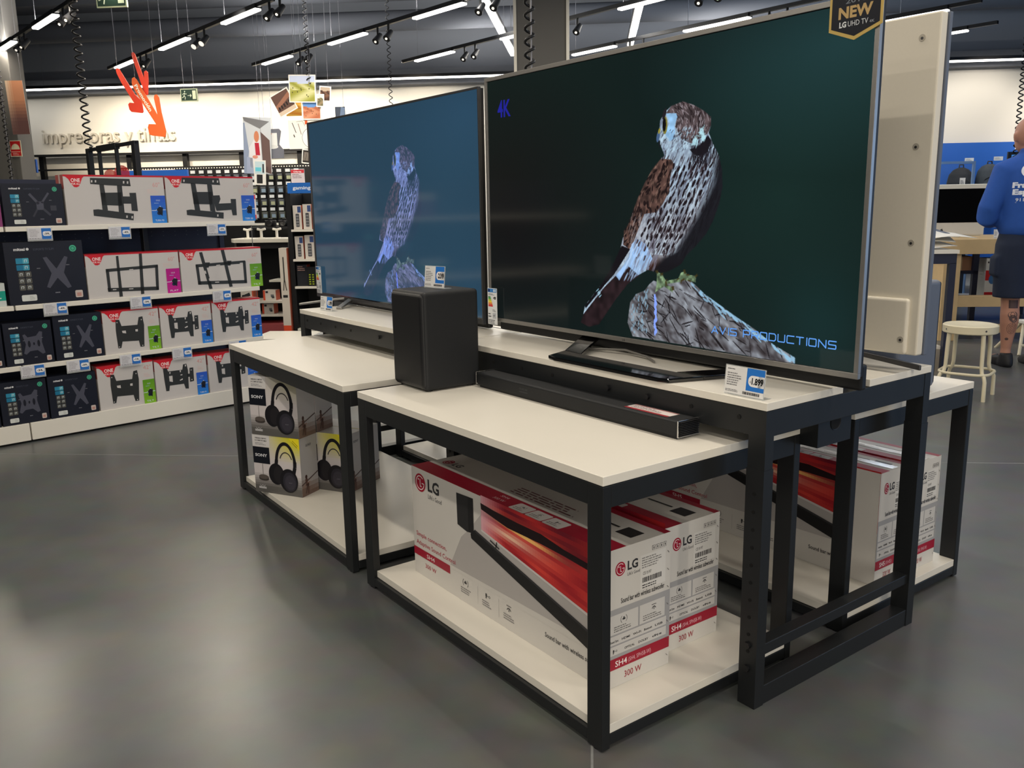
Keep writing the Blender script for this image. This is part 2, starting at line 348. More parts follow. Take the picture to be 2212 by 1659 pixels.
# ------------------------------------------------------------------ display tables
def low_table(name, L, W, h, label, loc, rz=0, group=None):
    t = thing(name, loc, rz, label, 'table', group); lx, ly, ap = .05, .025, .05
    b = MB(); b.box((-L, 0, h-.021), (0, W, h), M_WHITE); b.build('tabletop', t, bevel=.0012)
    b = MB(); b.box((-L+.051, .012, .040), (-.002, W-.012, .062), M_WHITE)
    b.build('lower_shelf', t, bevel=.001)
    z1 = h-.0225
    for x in (-L, -lx):
        for y in (0, W-ly):
            b = MB(); b.box((x, y, .004), (x+lx, y+ly, z1), M_BLACK); g = b.build('leg', t, bevel=.002)
            b = MB(); b.tube([(x+lx/2, y+ly/2, 0), (x+lx/2, y+ly/2, .004)], .011, M_DARKP, 12); b.build('foot', g)
    for y in (0, W-ly):
        b = MB(); b.box((-L+lx, y+.001, z1-ap), (-lx, y+ly-.001, z1), M_BLACK); b.build('top_rail', t, bevel=.0015)
        b = MB(); b.box((-L+lx, y+.001, .012), (-lx, y+ly-.001, .039), M_BLACK); b.build('bottom_rail', t, bevel=.0015)
    for x in (-L, -lx):
        b = MB(); b.box((x+.001, ly, z1-ap), (x+lx-.001, W-ly, z1), M_BLACK); b.build('top_rail', t, bevel=.0015)
        b = MB(); b.box((x+.001, ly, .012), (x+lx-.001, W-ly, .039), M_BLACK); b.build('bottom_rail', t, bevel=.0015)
    return t
HA = .6454
TA = low_table('low_display_table', 1.137, .676, HA, 'low white-topped table with black frame carrying the subwoofer and sound bar', (0, 0, 0))
TB = low_table('low_display_table', 1.167, .676, HA, 'empty low white-topped table with boxed headphones on its lower shelf', (-1.242, 0, 0), math.radians(-1.2))
TE = low_table('low_display_table', 1.137, .64, HA, 'low white-topped table on the far side carrying the grey subwoofer', (.005, .905, 0))
TE2 = low_table('low_display_table', 1.167, .64, HA, 'low white-topped table on the far side behind the left television', (-1.242, .81, 0))

def bench(L, label, loc, rz=0):
    t = thing('high_display_table', loc, rz, label, 'table'); h = .759; W = .714
    fy, by = .297, .4135
    b = MB(); b.box((-L, 0, h-.019), (0, fy, h), M_WHITE); b.build('front_tabletop', t, bevel=.0012)
    b = MB(); b.box((-L, by, h-.019), (0, W, h), M_WHITE); b.build('back_tabletop', t, bevel=.0012)
    z1 = h-.020; lx, ly = .048, .03
    for x in (-L, -lx):
        for y in (0, W-ly):
            b = MB(); b.box((x, y, .58), (x+lx, y+ly, z1), M_BLACK); b.box((x-.001, y-.002, .0), (x+lx+.001, y+ly+.002, .60), M_BLACK)
            if x > -L:
                yy = y-.0025 if y == 0 else y+ly+.0025
                for k in range(11):
                    z = .10+k*.044
                    b.tube([(x+lx/2, yy-.0006, z), (x+lx/2, yy+.0006, z)], .0045, M_BLACKH, 10)
                for z in (.10, .16): b.tube([(x+lx/2, yy-.006, z), (x+lx/2, yy, z)], .009, M_DARKP, 6)
            b.build('leg', t)
    # long aprons with bolt holes, end rails, floor and middle rails
    for y in (0, W-ly):
        b = MB(); b.box((-L+lx, y+.001, z1-.062), (-lx, y+.021, z1), M_BLACK)
        for k, x in enumerate((-.519, -.371, -.223, -.077)):
            for xx in (x, -L-x): b.tube([(xx, y-.0008, .714), (xx, y+.0012, .714)], .0055, M_BLACKH, 12)
            if k in (0, 1): b.tube([(x, y-.007, .714), (x, y+.001, .714)], .008, M_DARKP, 6)
        b.build('apron', t)
    for x in (-L, -lx):
        b = MB(); b.box((x+.001, ly, z1-.062), (x+lx-.001, W-ly, z1), M_BLACK); b.build('end_rail', t, bevel=.0015)
        b = MB(); b.box((x+.006, ly, .128), (x+lx-.006, W-ly, .156), M_BLACK); b.build('middle_rail', t, bevel=.0015)
        b = MB(); b.box((x+.001, ly, .0), (x+lx-.001, W-ly, .05), M_BLACK); b.build('floor_rail', t, bevel=.0015)
    b = MB(); b.box((-L+.01, fy+.004, z1-.05), (-.03, by-.03, z1+.002), M_DARKP); b.build('cable_channel', t)
    b = MB(); b.box((-.11, fy+.012, z1-.01), (-.035, by-.036, h+.014), M_DARKP); b.box((-.075, by-.036, z1), (-.04, by-.006, h-.004), M_DARKP); b.build('cable_clip', t, bevel=.002)
    # hanging socket box at the end, with a cable hole
    b = MB(); x1 = -.04; n = 28; cy, cz, r = .335, .655, .0195
    b.box((x1-.16, .262, .598), (x1, .405, z1-.062), M_BLACK)
    b.add([(x1+.0006, cy+r*math.cos(2*PI*k/n), cz+r*math.sin(2*PI*k/n)) for k in range(n)], [tuple(range(n))], M_BLACKH)
    for k in range(n):
        a0, a1 = 2*PI*k/n, 2*PI*(k+1)/n; q = [(x1+(.0004 if rr == r else .0016), cy+rr*math.cos(a), cz+rr*math.sin(a)) for rr, a in ((r, a0), (r+.0025, a0), (r+.0025, a1), (r, a1))]
        b.add(q, [(0, 1, 2, 3)], M_DARKP)
    b.build('socket_box', t)
    return t
BC = bench(1.279, 'tall double white-topped table with black bolted legs under the large television', (.094, .409, 0), math.radians(.5))
BF = bench(1.29, 'tall double white-topped table under the left-hand television', (-1.193, .385, 0), 0)

# ------------------------------------------------------------------ televisions
BIRD = dict(
    body=[(0.916,0.667),(0.957,0.653),(0.992,0.635),(1.014,0.619),(1.015,0.598),(1.008,0.58),(1.023,0.552),(1.044,0.522),(1.056,0.484),(1.059,0.442),(1.05,0.4),(1.031,0.357),(1.009,0.323),(0.975,0.291),(0.94,0.263),(0.923,0.24),(0.892,0.225),(0.867,0.215),(0.832,0.213),(0.795,0.218),(0.748,0.197),(0.714,0.173),(0.664,0.125),(0.62,0.076),(0.589,0.042),(0.543,0.029),(0.503,0.039),(0.515,0.066),(0.523,0.093),(0.558,0.127),(0.6,0.166),(0.641,0.214),(0.68,0.269),(0.691,0.304),(0.711,0.342),(0.731,0.38),(0.751,0.418),(0.777,0.459),(0.809,0.499),(0.84,0.524),(0.853,0.532),(0.838,0.56),(0.826,0.583),(0.832,0.6),(0.835,0.626),(0.85,0.644),(0.874,0.659)],
    shade=[(0.979,0.529),(1.013,0.536),(1.044,0.522),(1.056,0.484),(1.059,0.442),(1.05,0.4),(1.031,0.357),(1.009,0.323),(0.975,0.291),(0.94,0.263),(0.923,0.24),(0.892,0.225),(0.867,0.215),(0.832,0.213),(0.795,0.221),(0.841,0.251),(0.897,0.271),(0.939,0.322),(0.984,0.375),(1.011,0.413),(1.027,0.451),(1.02,0.494)],
    wing=[(0.84,0.524),(0.878,0.52),(0.888,0.508),(0.876,0.473),(0.874,0.438),(0.85,0.402),(0.825,0.38),(0.779,0.375),(0.753,0.328),(0.733,0.29),(0.719,0.275),(0.694,0.287),(0.696,0.328),(0.711,0.342),(0.731,0.38),(0.751,0.418),(0.777,0.459),(0.809,0.499)],
    prim=[(0.687,0.284),(0.723,0.275),(0.684,0.23),(0.656,0.199),(0.612,0.162),(0.527,0.086),(0.523,0.093),(0.6,0.166),(0.641,0.214)],
    tail=[(0.716,0.232),(0.762,0.2),(0.714,0.173),(0.664,0.125),(0.62,0.076),(0.589,0.042),(0.543,0.029),(0.503,0.039),(0.515,0.066),(0.612,0.157),(0.67,0.2)],
    under=[(0.75,0.305),(0.729,0.29),(0.716,0.246),(0.685,0.216),(0.663,0.195),(0.678,0.181),(0.713,0.227),(0.755,0.204),(0.795,0.23),(0.814,0.25),(0.787,0.291)],
    face=[(0.856,0.642),(0.893,0.639),(0.898,0.629),(0.888,0.608),(0.892,0.574),(0.871,0.568),(0.851,0.59),(0.869,0.614),(0.863,0.63)],
    crown=[(0.916,0.667),(0.957,0.653),(0.992,0.635),(1.014,0.619),(1.015,0.598),(1.005,0.578),(0.978,0.568),(0.949,0.557),(0.913,0.572),(0.891,0.604),(0.896,0.634),(0.856,0.642),(0.874,0.659)],
    neckb=[(0.944,0.542),(0.978,0.551),(1.006,0.574),(1.017,0.561),(1.007,0.532),(0.979,0.523),(0.956,0.531)],
    eye=[(0.853,0.611),(0.841,0.623),(0.857,0.6),(0.828,0.586)],
    rock=[(0.803,0.178),(0.819,0.189),(0.842,0.185),(0.893,0.193),(0.93,0.202),(0.954,0.199),(0.979,0.184),(1.009,0.164),(1.05,0.145),(1.112,0.115),(1.178,0.086),(1.236,0.054),(1.301,0.029),(1.302,0.013),(0.737,0.021),(0.715,0.059),(0.725,0.12),(0.749,0.146),(0.783,0.158)],
    foot=[(0.832,0.215),(0.851,0.209),(0.868,0.191),(0.918,0.201),(0.924,0.192),(0.868,0.182),(0.894,0.172),(0.894,0.16),(0.862,0.175),(0.842,0.166),(0.826,0.156),(0.832,0.18)],
    foot2=[(0.923,0.217),(0.936,0.22),(0.948,0.212),(0.978,0.211),(0.976,0.193),(0.954,0.196),(0.93,0.197),(0.912,0.198)],
    stripe=[(0.803,0.147),(0.83,0.149),(0.827,0.132),(0.814,0.117),(0.822,0.031),(0.804,0.031),(0.801,0.116)],
    avis=[(1.036,0.063),(1.035,0.079),(1.406,0.066)],)
def inpoly(X, Y, pts):
    r = np.zeros(X.shape, bool); n = len(pts)
    for i in range(n):
        x0, y0 = pts[i]; x1, y1 = pts[(i+1) % n]
        if y0 == y1: continue
        c = ((y0 > Y) != (y1 > Y)) & (X < (x1-x0)*(Y-y0)/(y1-y0)+x0); r ^= c
    return r
def vnoise(X, Y, s, seed):
    g = np.random.default_rng(seed).random((90, 90)); x = X*s; y = Y*s; xi = np.floor(x).astype(int); yi = np.floor(y).astype(int)
    fx = x-xi; fy = y-yi; fx = fx*fx*(3-2*fx); fy = fy*fy*(3-2*fy); G = lambda a, b_: g[a % 90, b_ % 90]
    return (G(xi, yi)*(1-fx)+G(xi+1, yi)*fx)*(1-fy)+(G(xi, yi+1)*(1-fx)+G(xi+1, yi+1)*fx)*fy
SW, SH, SU, SV = 1.449, .806, .0145, .0145       # picture size, offset inside the television
def paint_picture(nx, ny):
    X, Y = np.meshgrid(SU+(np.arange(nx)+.5)/nx*SW, SV+(np.arange(ny)+.5)/ny*SH)
    im = np.zeros((ny, nx, 3))
    u = X/1.47; v = Y/.83
    im[...] = np.array((14, 29, 27.))
    im += np.array((8, 14, 16.))*np.clip(1-np.hypot((u-.95)/.45, (v-.9)/.35), 0, 1)[..., None]*2
    im += np.array((6, 14, 12.))*np.clip(1-np.hypot((u-.85)/.35, (v-.5)/.5), 0, 1)[..., None]
    im += np.array((4, 0, -2.))*np.clip(1-np.hypot((u-.05)/.5, (v-.55)/.7), 0, 1)[..., None]*2
    im -= np.array((5, 14, 9.))*np.clip(1-np.hypot((u-.1)/.45, (v-.35)/.7), 0, 1)[..., None]
    im += (np.array((4, 12, 14.))*np.exp(-((u-.93)/.09)**2-((v-.12)/.16)**2)[..., None])
    im = np.clip(im, 6, 255)
    R = np.random.default_rng(11)
    def fill(k, col, nz=0, s=40, seed=1):
        mk = inpoly(X, Y, BIRD[k]); c = np.array(col, float)
        t = (1+nz*(vnoise(X, Y, s, seed)-.5)*2)[..., None] if nz else 1
        im[mk] = (c*t)[mk] if nz else c; return mk
    def stroke(x, y, L, w_, ang, col, mask=None, al=1):
        dx, dy = math.cos(ang), math.sin(ang); i0 = int((x-L-SU)/SW*nx); i1 = int((x+L-SU)/SW*nx)+2; j0 = int((y-L-SV)/SH*ny); j1 = int((y+L-SV)/SH*ny)+2
        i0 = max(0, i0); j0 = max(0, j0)
        xs = X[j0:j1, i0:i1]; ys = Y[j0:j1, i0:i1]
        if xs.size == 0: return
        a = ((xs-x)*dx+(ys-y)*dy)/(L/2); c = (-(xs-x)*dy+(ys-y)*dx)/(w_/2); m = a*a+c*c < 1
        if mask is not None: m &= mask[j0:j1, i0:i1]
        sub = im[j0:j1, i0:i1]; sub[m] = sub[m]*(1-al)+np.array(col, float)*al
    # perch
    rk = fill('rock', (112, 108, 112), .0)
    dirn = math.radians(-33); ca, sa = math.cos(dirn), math.sin(dirn); A = X*ca+Y*sa; B = -X*sa+Y*ca
    t = .55*vnoise(A*.35, B, 60, 3)+.3*vnoise(A*.5, B, 150, 4)+.25*vnoise(X, Y, 90, 5)
    lt = np.clip((B-(-A*.0+ .86-.02))*0, 0, 1)
    col = np.array((52, 46, 48.))+(np.array((168, 176, 186.))-np.array((52, 46, 48.)))*np.clip(t*1.25-.22, 0, 1)[..., None]
    im[rk] = col[rk]
    for k in range(150):
        x = R.uniform(.74, 1.3); y = R.uniform(.02, .2); stroke(x, y, R.uniform(.015, .07), R.uniform(.0015, .004), dirn+R.normal(0, .3), (26, 22, 24), rk)
    for k in range(26):
        x = R.uniform(.74, 1.25); y = R.uniform(.02, .19); stroke(x, y, R.uniform(.02, .05), R.uniform(.002, .004), R.uniform(0, PI), (20, 18, 22), rk)
    for k in range(70):
        x = R.uniform(.95, 1.3); y = .2-(x-.95)*.5+R.normal(0, .006)-.008; stroke(x, y, R.uniform(.01, .04), R.uniform(.003, .008), dirn+R.normal(0, .1), (150, 196, 226), rk, .8)
    for k in range(60):
        x = R.uniform(.73, .8); y = R.uniform(.03, .17); stroke(x, y, R.uniform(.005, .02), R.uniform(.003, .006), R.uniform(1, 2), (138, 176, 200), rk, .7)
    [stroke(.828+R.normal(0, .0025), .04+k*.0065, .016, R.uniform(.004, .011), PI/2, (138, 168, 255), rk) for k in range(17)]
    # bird
    bd = fill('body', (150, 168, 190), .0)
    ax = math.radians(62)          # direction the streaks run, tail to breast
    ca, sa = math.cos(ax), math.sin(ax); A = X*ca+Y*sa; B = -X*sa+Y*ca
    t = vnoise(A*.25, B, 120, 8)*.6+vnoise(A*.5, B, 260, 9)*.4
    lo = np.array((104, 112, 132.)); hi = np.array((190, 218, 236.))
    shade = np.clip((B-(-.56))/.24, 0, 1); col = lo+(hi-lo)*np.clip(t*1.3-.1, 0, 1)[..., None]
    warm = np.array((168, 150, 150.)); k_ = np.clip(1-np.abs(Y-.33)/.13, 0, 1)[..., None]*.45; col = col*(1-k_)+warm*k_*np.clip(t+.35, 0, 1)[..., None]
    im[bd] = col[bd]
    xb = np.interp(Y, [.20, .222, .252, .272, .322, .375, .413, .451, .493, .54], [.78, .80, .838, .885, .925, .965, .99, 1.012, 1.018, 1.03])
    sh = bd & (Y < .56) & (X > xb)
    lb = bd & (Y < .262) & (X > .79); q2 = np.clip((.275-Y)/.045, 0, 1)[..., None]; im[lb] = (im*(1-q2)+np.array((62, 36, 28.))*q2)[lb]
    for k in range(900):
        y = R.uniform(.24, .53); x = R.uniform(.74, 1.05); stroke(x, y, R.uniform(.006, .02), .0012, ax+R.normal(0, .16), (214, 232, 240), bd, .35)
    for k in range(0):
        for j in range(9):       # rows of teardrop streaks down the breast
            s_ = j*.05+R.uniform(0, .02); x0 = .84+k*.0115; x = x0-s_*ca*.95+R.normal(0, .004); y = .53-s_*sa+R.normal(0, .005)
            if (Y.shape[0] and y > .26): stroke(x, y, R.uniform(.016, .03), R.uniform(.004, .008) if k % 2 == 0 else .003, ax+R.normal(0, .12), (34, 24, 28), bd & ~sh if k < 18 else bd, .95)
    for k in range(520):      # longer broken streaks down the breast
        s_ = R.uniform(0, 1); y = .26+.27*s_; x = R.uniform(.80, 1.05); stroke(x, y, R.uniform(.012, .034), R.uniform(.0018, .0042), ax+R.normal(0, .10)+(x-.93)*1.2, (46, 34, 38), bd, R.uniform(.5, .95))
    for c0 in range(9):       # beaded rows
        x0 = .868+c0*.019; 
        for j in range(11):
            y = .50-j*.0235+R.normal(0, .003); x = x0-j*.0122+R.normal(0, .0016)
            if y > .27: stroke(x, y, R.uniform(.017, .024), R.uniform(.0055, .0085), ax+R.normal(0, .15), (28, 20, 24), bd & (X < xb+.01))
    q = np.clip((X-xb)/.03, 0, 1)[..., None]*np.clip((.565-Y)/.03, 0, 1)[..., None]
    im[sh] = (im*(1-q)+(np.array((17, 17, 22.))+im*.06)*q)[sh]
    wg = fill('wing', (80, 59, 53), .4, 90, 21)
    for k in range(210):
        i = R.integers(0, len(BIRD['wing'])); x = R.uniform(.7, .9); y = R.uniform(.27, .53); stroke(x, y, R.uniform(.008, .026), R.uniform(.004, .009), ax+R.normal(0, .35), (30, 20, 20), wg)
    for k in range(120): stroke(R.uniform(.7, .9), R.uniform(.27, .52), R.uniform(.006, .02), .002, ax+R.normal(0, .3), (160, 128, 112), wg, .7)
    for k in range(30): stroke(.72+R.uniform(0, .05), .29+R.uniform(0, .08), .03, .002, ax+.1, (172, 160, 160), wg, .6)
    fill('tail', (36, 25, 28), .35, 60, 22)
    un = fill('under', (150, 186, 230), .15, 50, 23)
    for k in range(40): stroke(R.uniform(.7, .8), R.uniform(.2, .3), .03, .004, ax+R.normal(0, .1), (190, 216, 246), un, .7)
    for k in range(7): stroke(R.uniform(.74, .8), R.uniform(.24, .3), .018, .007, ax, (52, 36, 36), un)
    [stroke(R.uniform(.70, .80), R.uniform(.19, .25), R.uniform(.02, .04), .005, ax-.1, (150, 180, 215), bd, .6) for k in range(60)]; [stroke(.74+R.uniform(0, .09), .25+R.uniform(-.03, .05), .03, .004, ax, (120, 118, 134), bd, .6) for k in range(40)]; fill('prim', (18, 15, 20))
    for k in range(4): stroke(.582+k*.004, .147-k*.006, .016, .003, ax-.4, (150, 200, 220))
    cr = fill('crown', (84, 72, 74), .3, 80, 24)
    for k in range(330):
        x = R.uniform(.86, 1.03); y = R.uniform(.555, .665); an = math.atan2(y-.6, x-.86)-PI/2+R.normal(0, .25)
        stroke(x, y, R.uniform(.008, .02), R.uniform(.0015, .003), an, (150, 140, 146) if R.random() < .5 else (36, 28, 30), cr)
    fc = fill('face', (150, 196, 236), .12, 80, 25)
    for k in range(150): stroke(R.uniform(.84, .96), R.uniform(.54, .6), R.uniform(.006, .014), .0018, ax+R.normal(0, .3), (52, 46, 54) if R.random() < .5 else (176, 206, 226), bd)
    fill('neckb', (22, 20, 26))
    for k in range(90): stroke(R.uniform(.95, 1.035), R.uniform(.505, .56), R.uniform(.012, .03), .003, ax+R.uniform(.1, .5), (26, 22, 28), bd, .8)
    for x, y, r_ in ((.962, .561, .018), (.984, .583, .014), (.99, .57, .008)):
        for k in range(26): stroke(x+R.normal(0, r_*.3), y+R.normal(0, r_*.35), .012, .004, R.uniform(0, PI), (178, 224, 236), None, .6)
    e0, e1, e2, bk = BIRD['eye']
    stroke(e0[0], e0[1], .046, .018, PI/2, (126, 120, 52)); stroke(e0[0]-.003, e0[1]+.002, .036, .013, PI/2, (10, 9, 12)); stroke(e0[0]-.003, e0[1]+.03, .03, .012, 1.2, (34, 30, 34))
    stroke(bk[0], bk[1]-.003, .03, .012, PI/2-.2, (70, 96, 132)); stroke(bk[0]+.006, bk[1]-.022, .02, .006, PI/2, (24, 26, 32)); stroke(bk[0]+.004, bk[1]+.012, .016, .008, 1.2, (150, 140, 60))
    for kk in ('foot', 'foot2'):
        ft = fill(kk, (104, 126, 96), .45, 150, 26)
        for k in range(14):
            p = BIRD[kk][R.integers(0, 8)]; stroke(p[0], p[1], .014, .004, R.uniform(0, PI), (64, 54, 26), None, .8)
    return im/255
def smooth(im, f):
    ny, nx, _ = im.shape; return im.reshape(ny//f, f, nx//f, f, 3).mean((1, 3))
def grid_mesh(name, W, H, nx, ny, im, m):
    xs, zs = np.meshgrid(np.linspace(0, W, nx+1), np.linspace(0, H, ny+1))
    co = np.stack([xs.ravel(), np.zeros(xs.size), zs.ravel()], 1).astype(np.float32)
    j, i = np.meshgrid(np.arange(ny), np.arange(nx), indexing='ij'); a = (j*(nx+1)+i).ravel()
    q = np.stack([a, a+1, a+nx+2, a+nx+1], 1).astype(np.int32)
    me = bpy.data.meshes.new(name); me.vertices.add(len(co)); me.vertices.foreach_set('co', co.ravel())
    me.loops.add(q.size); me.loops.foreach_set('vertex_index', q.ravel()); me.polygons.add(len(q))
    me.polygons.foreach_set('loop_start', np.arange(0, q.size, 4, dtype=np.int32)); me.update(calc_edges=True)
    at = me.color_attributes.new('Col', 'FLOAT_COLOR', 'CORNER')
    c = im.reshape(-1, 3); c = np.where(c <= .04045, c/12.92, ((c+.055)/1.055)**2.4); c = np.concatenate([c, np.ones((len(c), 1))], 1)
    at.data.foreach_set('color', np.repeat(c, 4, 0).astype(np.float32).ravel()); me.materials.append(m); return me
NX, NY = 720, 400
M_SCREEN = colmat('lit_screen', .09, .5, 1.0, (.95, .95, .95), (0, 0, 0))
M_SCREEN2 = colmat('lit_screen_washed', .09, .5, 1.0, (.46, .42, .76), (.016, .046, .078))
M_SCRWORD = mat('screen_caption', (10, 10, 10), .1, noise=.01, emit=(96, 158, 240), estr=.95)
M_SCRWORD2 = mat('screen_logo', (10, 10, 10), .1, noise=.01, emit=(34, 36, 150), estr=.9)
SCR = grid_mesh('screen', SW, SH, NX, NY, smooth(paint_picture(NX*2, NY*2), 2), M_SCREEN)
SCR2 = SCR.copy(); SCR2.materials[0] = M_SCREEN2
STROKES = dict(A=[[(0, 0), (.5, 1), (1, 0)], [(.22, .3), (.78, .3)]], V=[[(0, 1), (.5, 0), (1, 1)]], I=[[(.5, 0), (.5, 1)]], S=[[(1, 1), (.08, 1), (0, .9), (0, .6), (.08, .52), (.92, .5), (1, .42), (1, .1), (.92, 0), (0, 0)]],
 P=[[(0, 0), (0, 1), (.92, 1), (1, .9), (1, .5), (.92, .4), (0, .4)]], R=[[(0, 0), (0, 1), (.92, 1), (1, .9), (1, .5), (.92, .4), (0, .4)], [(.55, .4), (1, 0)]], O=[[(.08, 0), (.92, 0), (1, .1), (1, .9), (.92, 1), (.08, 1), (0, .9), (0, .1), (.08, 0)]],
 D=[[(0, 0), (.8, 0), (1, .2), (1, .8), (.8, 1), (0, 1), (0, 0)]], U=[[(0, 1), (0, .1), (.08, 0), (.92, 0), (1, .1), (1, 1)]], C=[[(1, 1), (.08, 1), (0, .9), (0, .1), (.08, 0), (1, 0)]], T=[[(0, 1), (1, 1)], [(.5, 1), (.5, 0)]], N=[[(0, 0), (0, 1), (1, 0), (1, 1)]])
def techno(f, txt, x, y, h, w_, col):
    adv = [.45 if c == 'I' else (.8 if c == ' ' else 1.35) for c in txt]; u = w_/sum(adv); cx_ = x
    for c, a in zip(txt, adv):
        for st in STROKES.get(c, []):
            f.pl([(cx_+(p[0]*1.0 if c != 'I' else .15)*u, y+p[1]*h) for p in st], .0028, col, 0)
            for p in st: f.rect(cx_+(p[0] if c != 'I' else .15)*u-.0012, y+p[1]*h-.0014, .0024, .0028, col, 0)
        cx_ += a*u
def television(loc, label, scr, bez, side, foot_kind, words=True):
    W, H = 1.473, .835; t = thing('television', loc, 0, label, 'television')
    bz, bb = (.0125, .0135) if bez is M_SILVER else (.008, .017)
    b = MB()      # bezel ring with its own thickness
    for x0, z0, x1, z1, m in ((0, 0, W, bb, M_SILVER if bez is M_SILVER else M_SILVD), (0, H-bz, W, H, bez), (0, bb, bz*.9, H-bz, bez), (W-bz*.9, bb, W, H-bz, bez)):
        b.box((x0, 0, z0), (x1, .012, z1), m)
    b.build('bezel', t, bevel=.0008)
    b = MB(); b.box((.004, .008, .004), (W-.004, .026, H-.004), M_DARKP); b.build('body', t)
    b = MB(); b.box((.12, .026, .05), (W-.12, .062, H*.55), M_DARKP); b.box((.03, .026, -.032 if foot_kind == 'ribbon' else -.018), (W-.006, .05, .03), M_DARKP); b.build('rear_housing', t, bevel=.006)
    b = MB(); b.box((bz*.8, .004, bb-.001), (W-bz*.8, .008, H-bz+.001), M_GLOSS); g = b.build('screen_glass', t)
    s = bpy.data.objects.new('screen', scr); COL.objects.link(s); s.parent = g; s.location = (SU+(0 if bez is M_SILVER else 0), .0035, SV+(.008 if bez is not M_SILVER else 0))
    if bez is not M_SILVER: s.scale = (1, 1, .998)
    if words:
        b = MB(); f = Face(b, (0, .0032, 0), (1, 0, 0), (0, 0, 1), M_SCRWORD)
        techno(f, 'AVIS PRODUCTIONS', 1.038, .063, .0175, .380, (1, 1, 1)); b.build('screen_caption', g)
        b = MB(); f = Face(b, (0, .0032, 0), (1, 0, 0), (0, 0, 1), M_SCRWORD2); f.text('4K', .072, .70, .056, (1, 1, 1), 0, .075, bold=.02)
        b.build('screen_logo', g)
    b = MB(); f = Face(b, (0, -.0003, 0), (1, 0, 0), (0, 0, 1)); f.text('LG', W/2-.04, .0035, .006, (60, 60, 62), 0, .012, bold=.03) if bez is M_SILVER else None
    if bez is M_SILVER: b.build('maker_mark', t)
    if foot_kind == 'ribbon':
        b = MB(); z0, z1 = .0005-.041, .0115-.041; ox, oy = 1.288, -.6125
        out = [(-.824, .696), (-.690, .407), (-.650, .397), (-.235, .397), (-.205, .405), (-.135, .60), (-.118, .66)]
        inn = [(-.185, .665), (-.262, .492), (-.640, .492), (-.76, .70)]
        b.prismz([(x+ox, y+oy) for x, y in out[1:5]+[(-.172, .50), (-.262, .492), (-.640, .492), (-.725, .50)]], M_GLOSS, z0, z1)
        b.prismz([(x+ox, y+oy) for x, y in [(-.172, .50), (-.118, .665), (-.185, .665), (-.262, .492)]], M_GLOSS, z0, z1)
        b.build('stand', t, bevel=.003)
        b = MB(); b.M = Matrix.Translation((0, 0, 0))
        P0 = [(-.725, .50), (-.640, .492), (-.755, .690), (-.83, .692)]
        vs = [(P0[0][0]+ox, P0[0][1]+oy, z0+.001), (P0[1][0]+ox, P0[1][1]+oy, z0+.001), (P0[2][0]+ox, P0[2][1]+oy, -.004), (P0[3][0]+ox, P0[3][1]+oy, -.004)]
        b.add(vs+[(x, y, z+.010) for x, y, z in vs], [(3, 2, 1, 0), (4, 5, 6, 7), (0, 1, 5, 4), (1, 2, 6, 5), (2, 3, 7, 6), (3, 0, 4, 7)], M_GLOSS)
        b.build('stand_arm', t, bevel=.002)
        b = MB(); b.box((.45, .06, -.041), (1.14, .075, .06), M_GLOSS); b.build('stand_neck', t)
        b = MB(); b.tube([(.56, -.02, -.036), (.62, -.01, -.03), (.70, .01, -.026), (.80, .0, -.032), (.86, -.03, -.036)], .0035, M_GREYC, 8); b.build('power_cable', t)
    else:
        for sx in (.33, W-.22):
            b = MB()
            for dx, dy in ((-.17, -.19), (.13, -.13)):
                x0, y0, x1, y1 = sx+dx, .03+dy, sx, .045; n = Vector((-(y1-y0), x1-x0)).normalized()*.013
                vs = [(x0-n.x, y0-n.y, -.0205), (x0+n.x, y0+n.y, -.0205), (x1+n.x, y1+n.y, .012), (x1-n.x, y1-n.y, .012)]
                b.add(vs+[(x, y, z+.010) for x, y, z in vs], [(3, 2, 1, 0), (4, 5, 6, 7), (0, 1, 5, 4), (1, 2, 6, 5), (2, 3, 7, 6), (3, 0, 4, 7)], M_SILVER)
            b.build('stand_leg', t, bevel=.002)
    return t
TV1 = television((-1.288, .6125, .80), 'large television showing a kestrel on a dark green picture, silver frame', SCR, M_SILVER, None, 'ribbon')
TV2 = television((-2.800, .6125, .78), 'television on the left showing the same kestrel washed out in blue', SCR2, M_SILVD, None, 'vfeet', False)
# badge stuck to the corner of the large television
b = MB(); f = Face(b, (0, 0, 0), (1, 0, 0), (0, 0, 1))
pts = [(0, .002), (.063, -.022), (.128, .002), (.128, .105), (0, .105)]
ins = [(.006, .007), (.063, -.014), (.122, .007), (.122, .099), (.006, .099)]
b.prism(pts, M_PRINT, 0, .0015, (196, 168, 96)); f.poly(ins, (16, 20, 32), 1)
f.text('2016', .064, .055, .0105, (120, 128, 138), 2, .050, 'C', .01); f.text('NEW', .064, .026, .0235, (190, 160, 108), 2, .082, 'C', .04)
f.text('LG', .026, .0075, .0115, (222, 226, 230), 2, .017, bold=.04); f.text('UHD TV', .047, .0075, .0115, (214, 218, 224), 2, .048, bold=.0); f.text('4K', .098, .0075, .006, (150, 156, 166), 2, .012)
tag(b.build('tv_badge', loc=(.0645, .6085, 1.565)), 'black and gold shield badge reading NEW on the corner of the large television', 'badge')
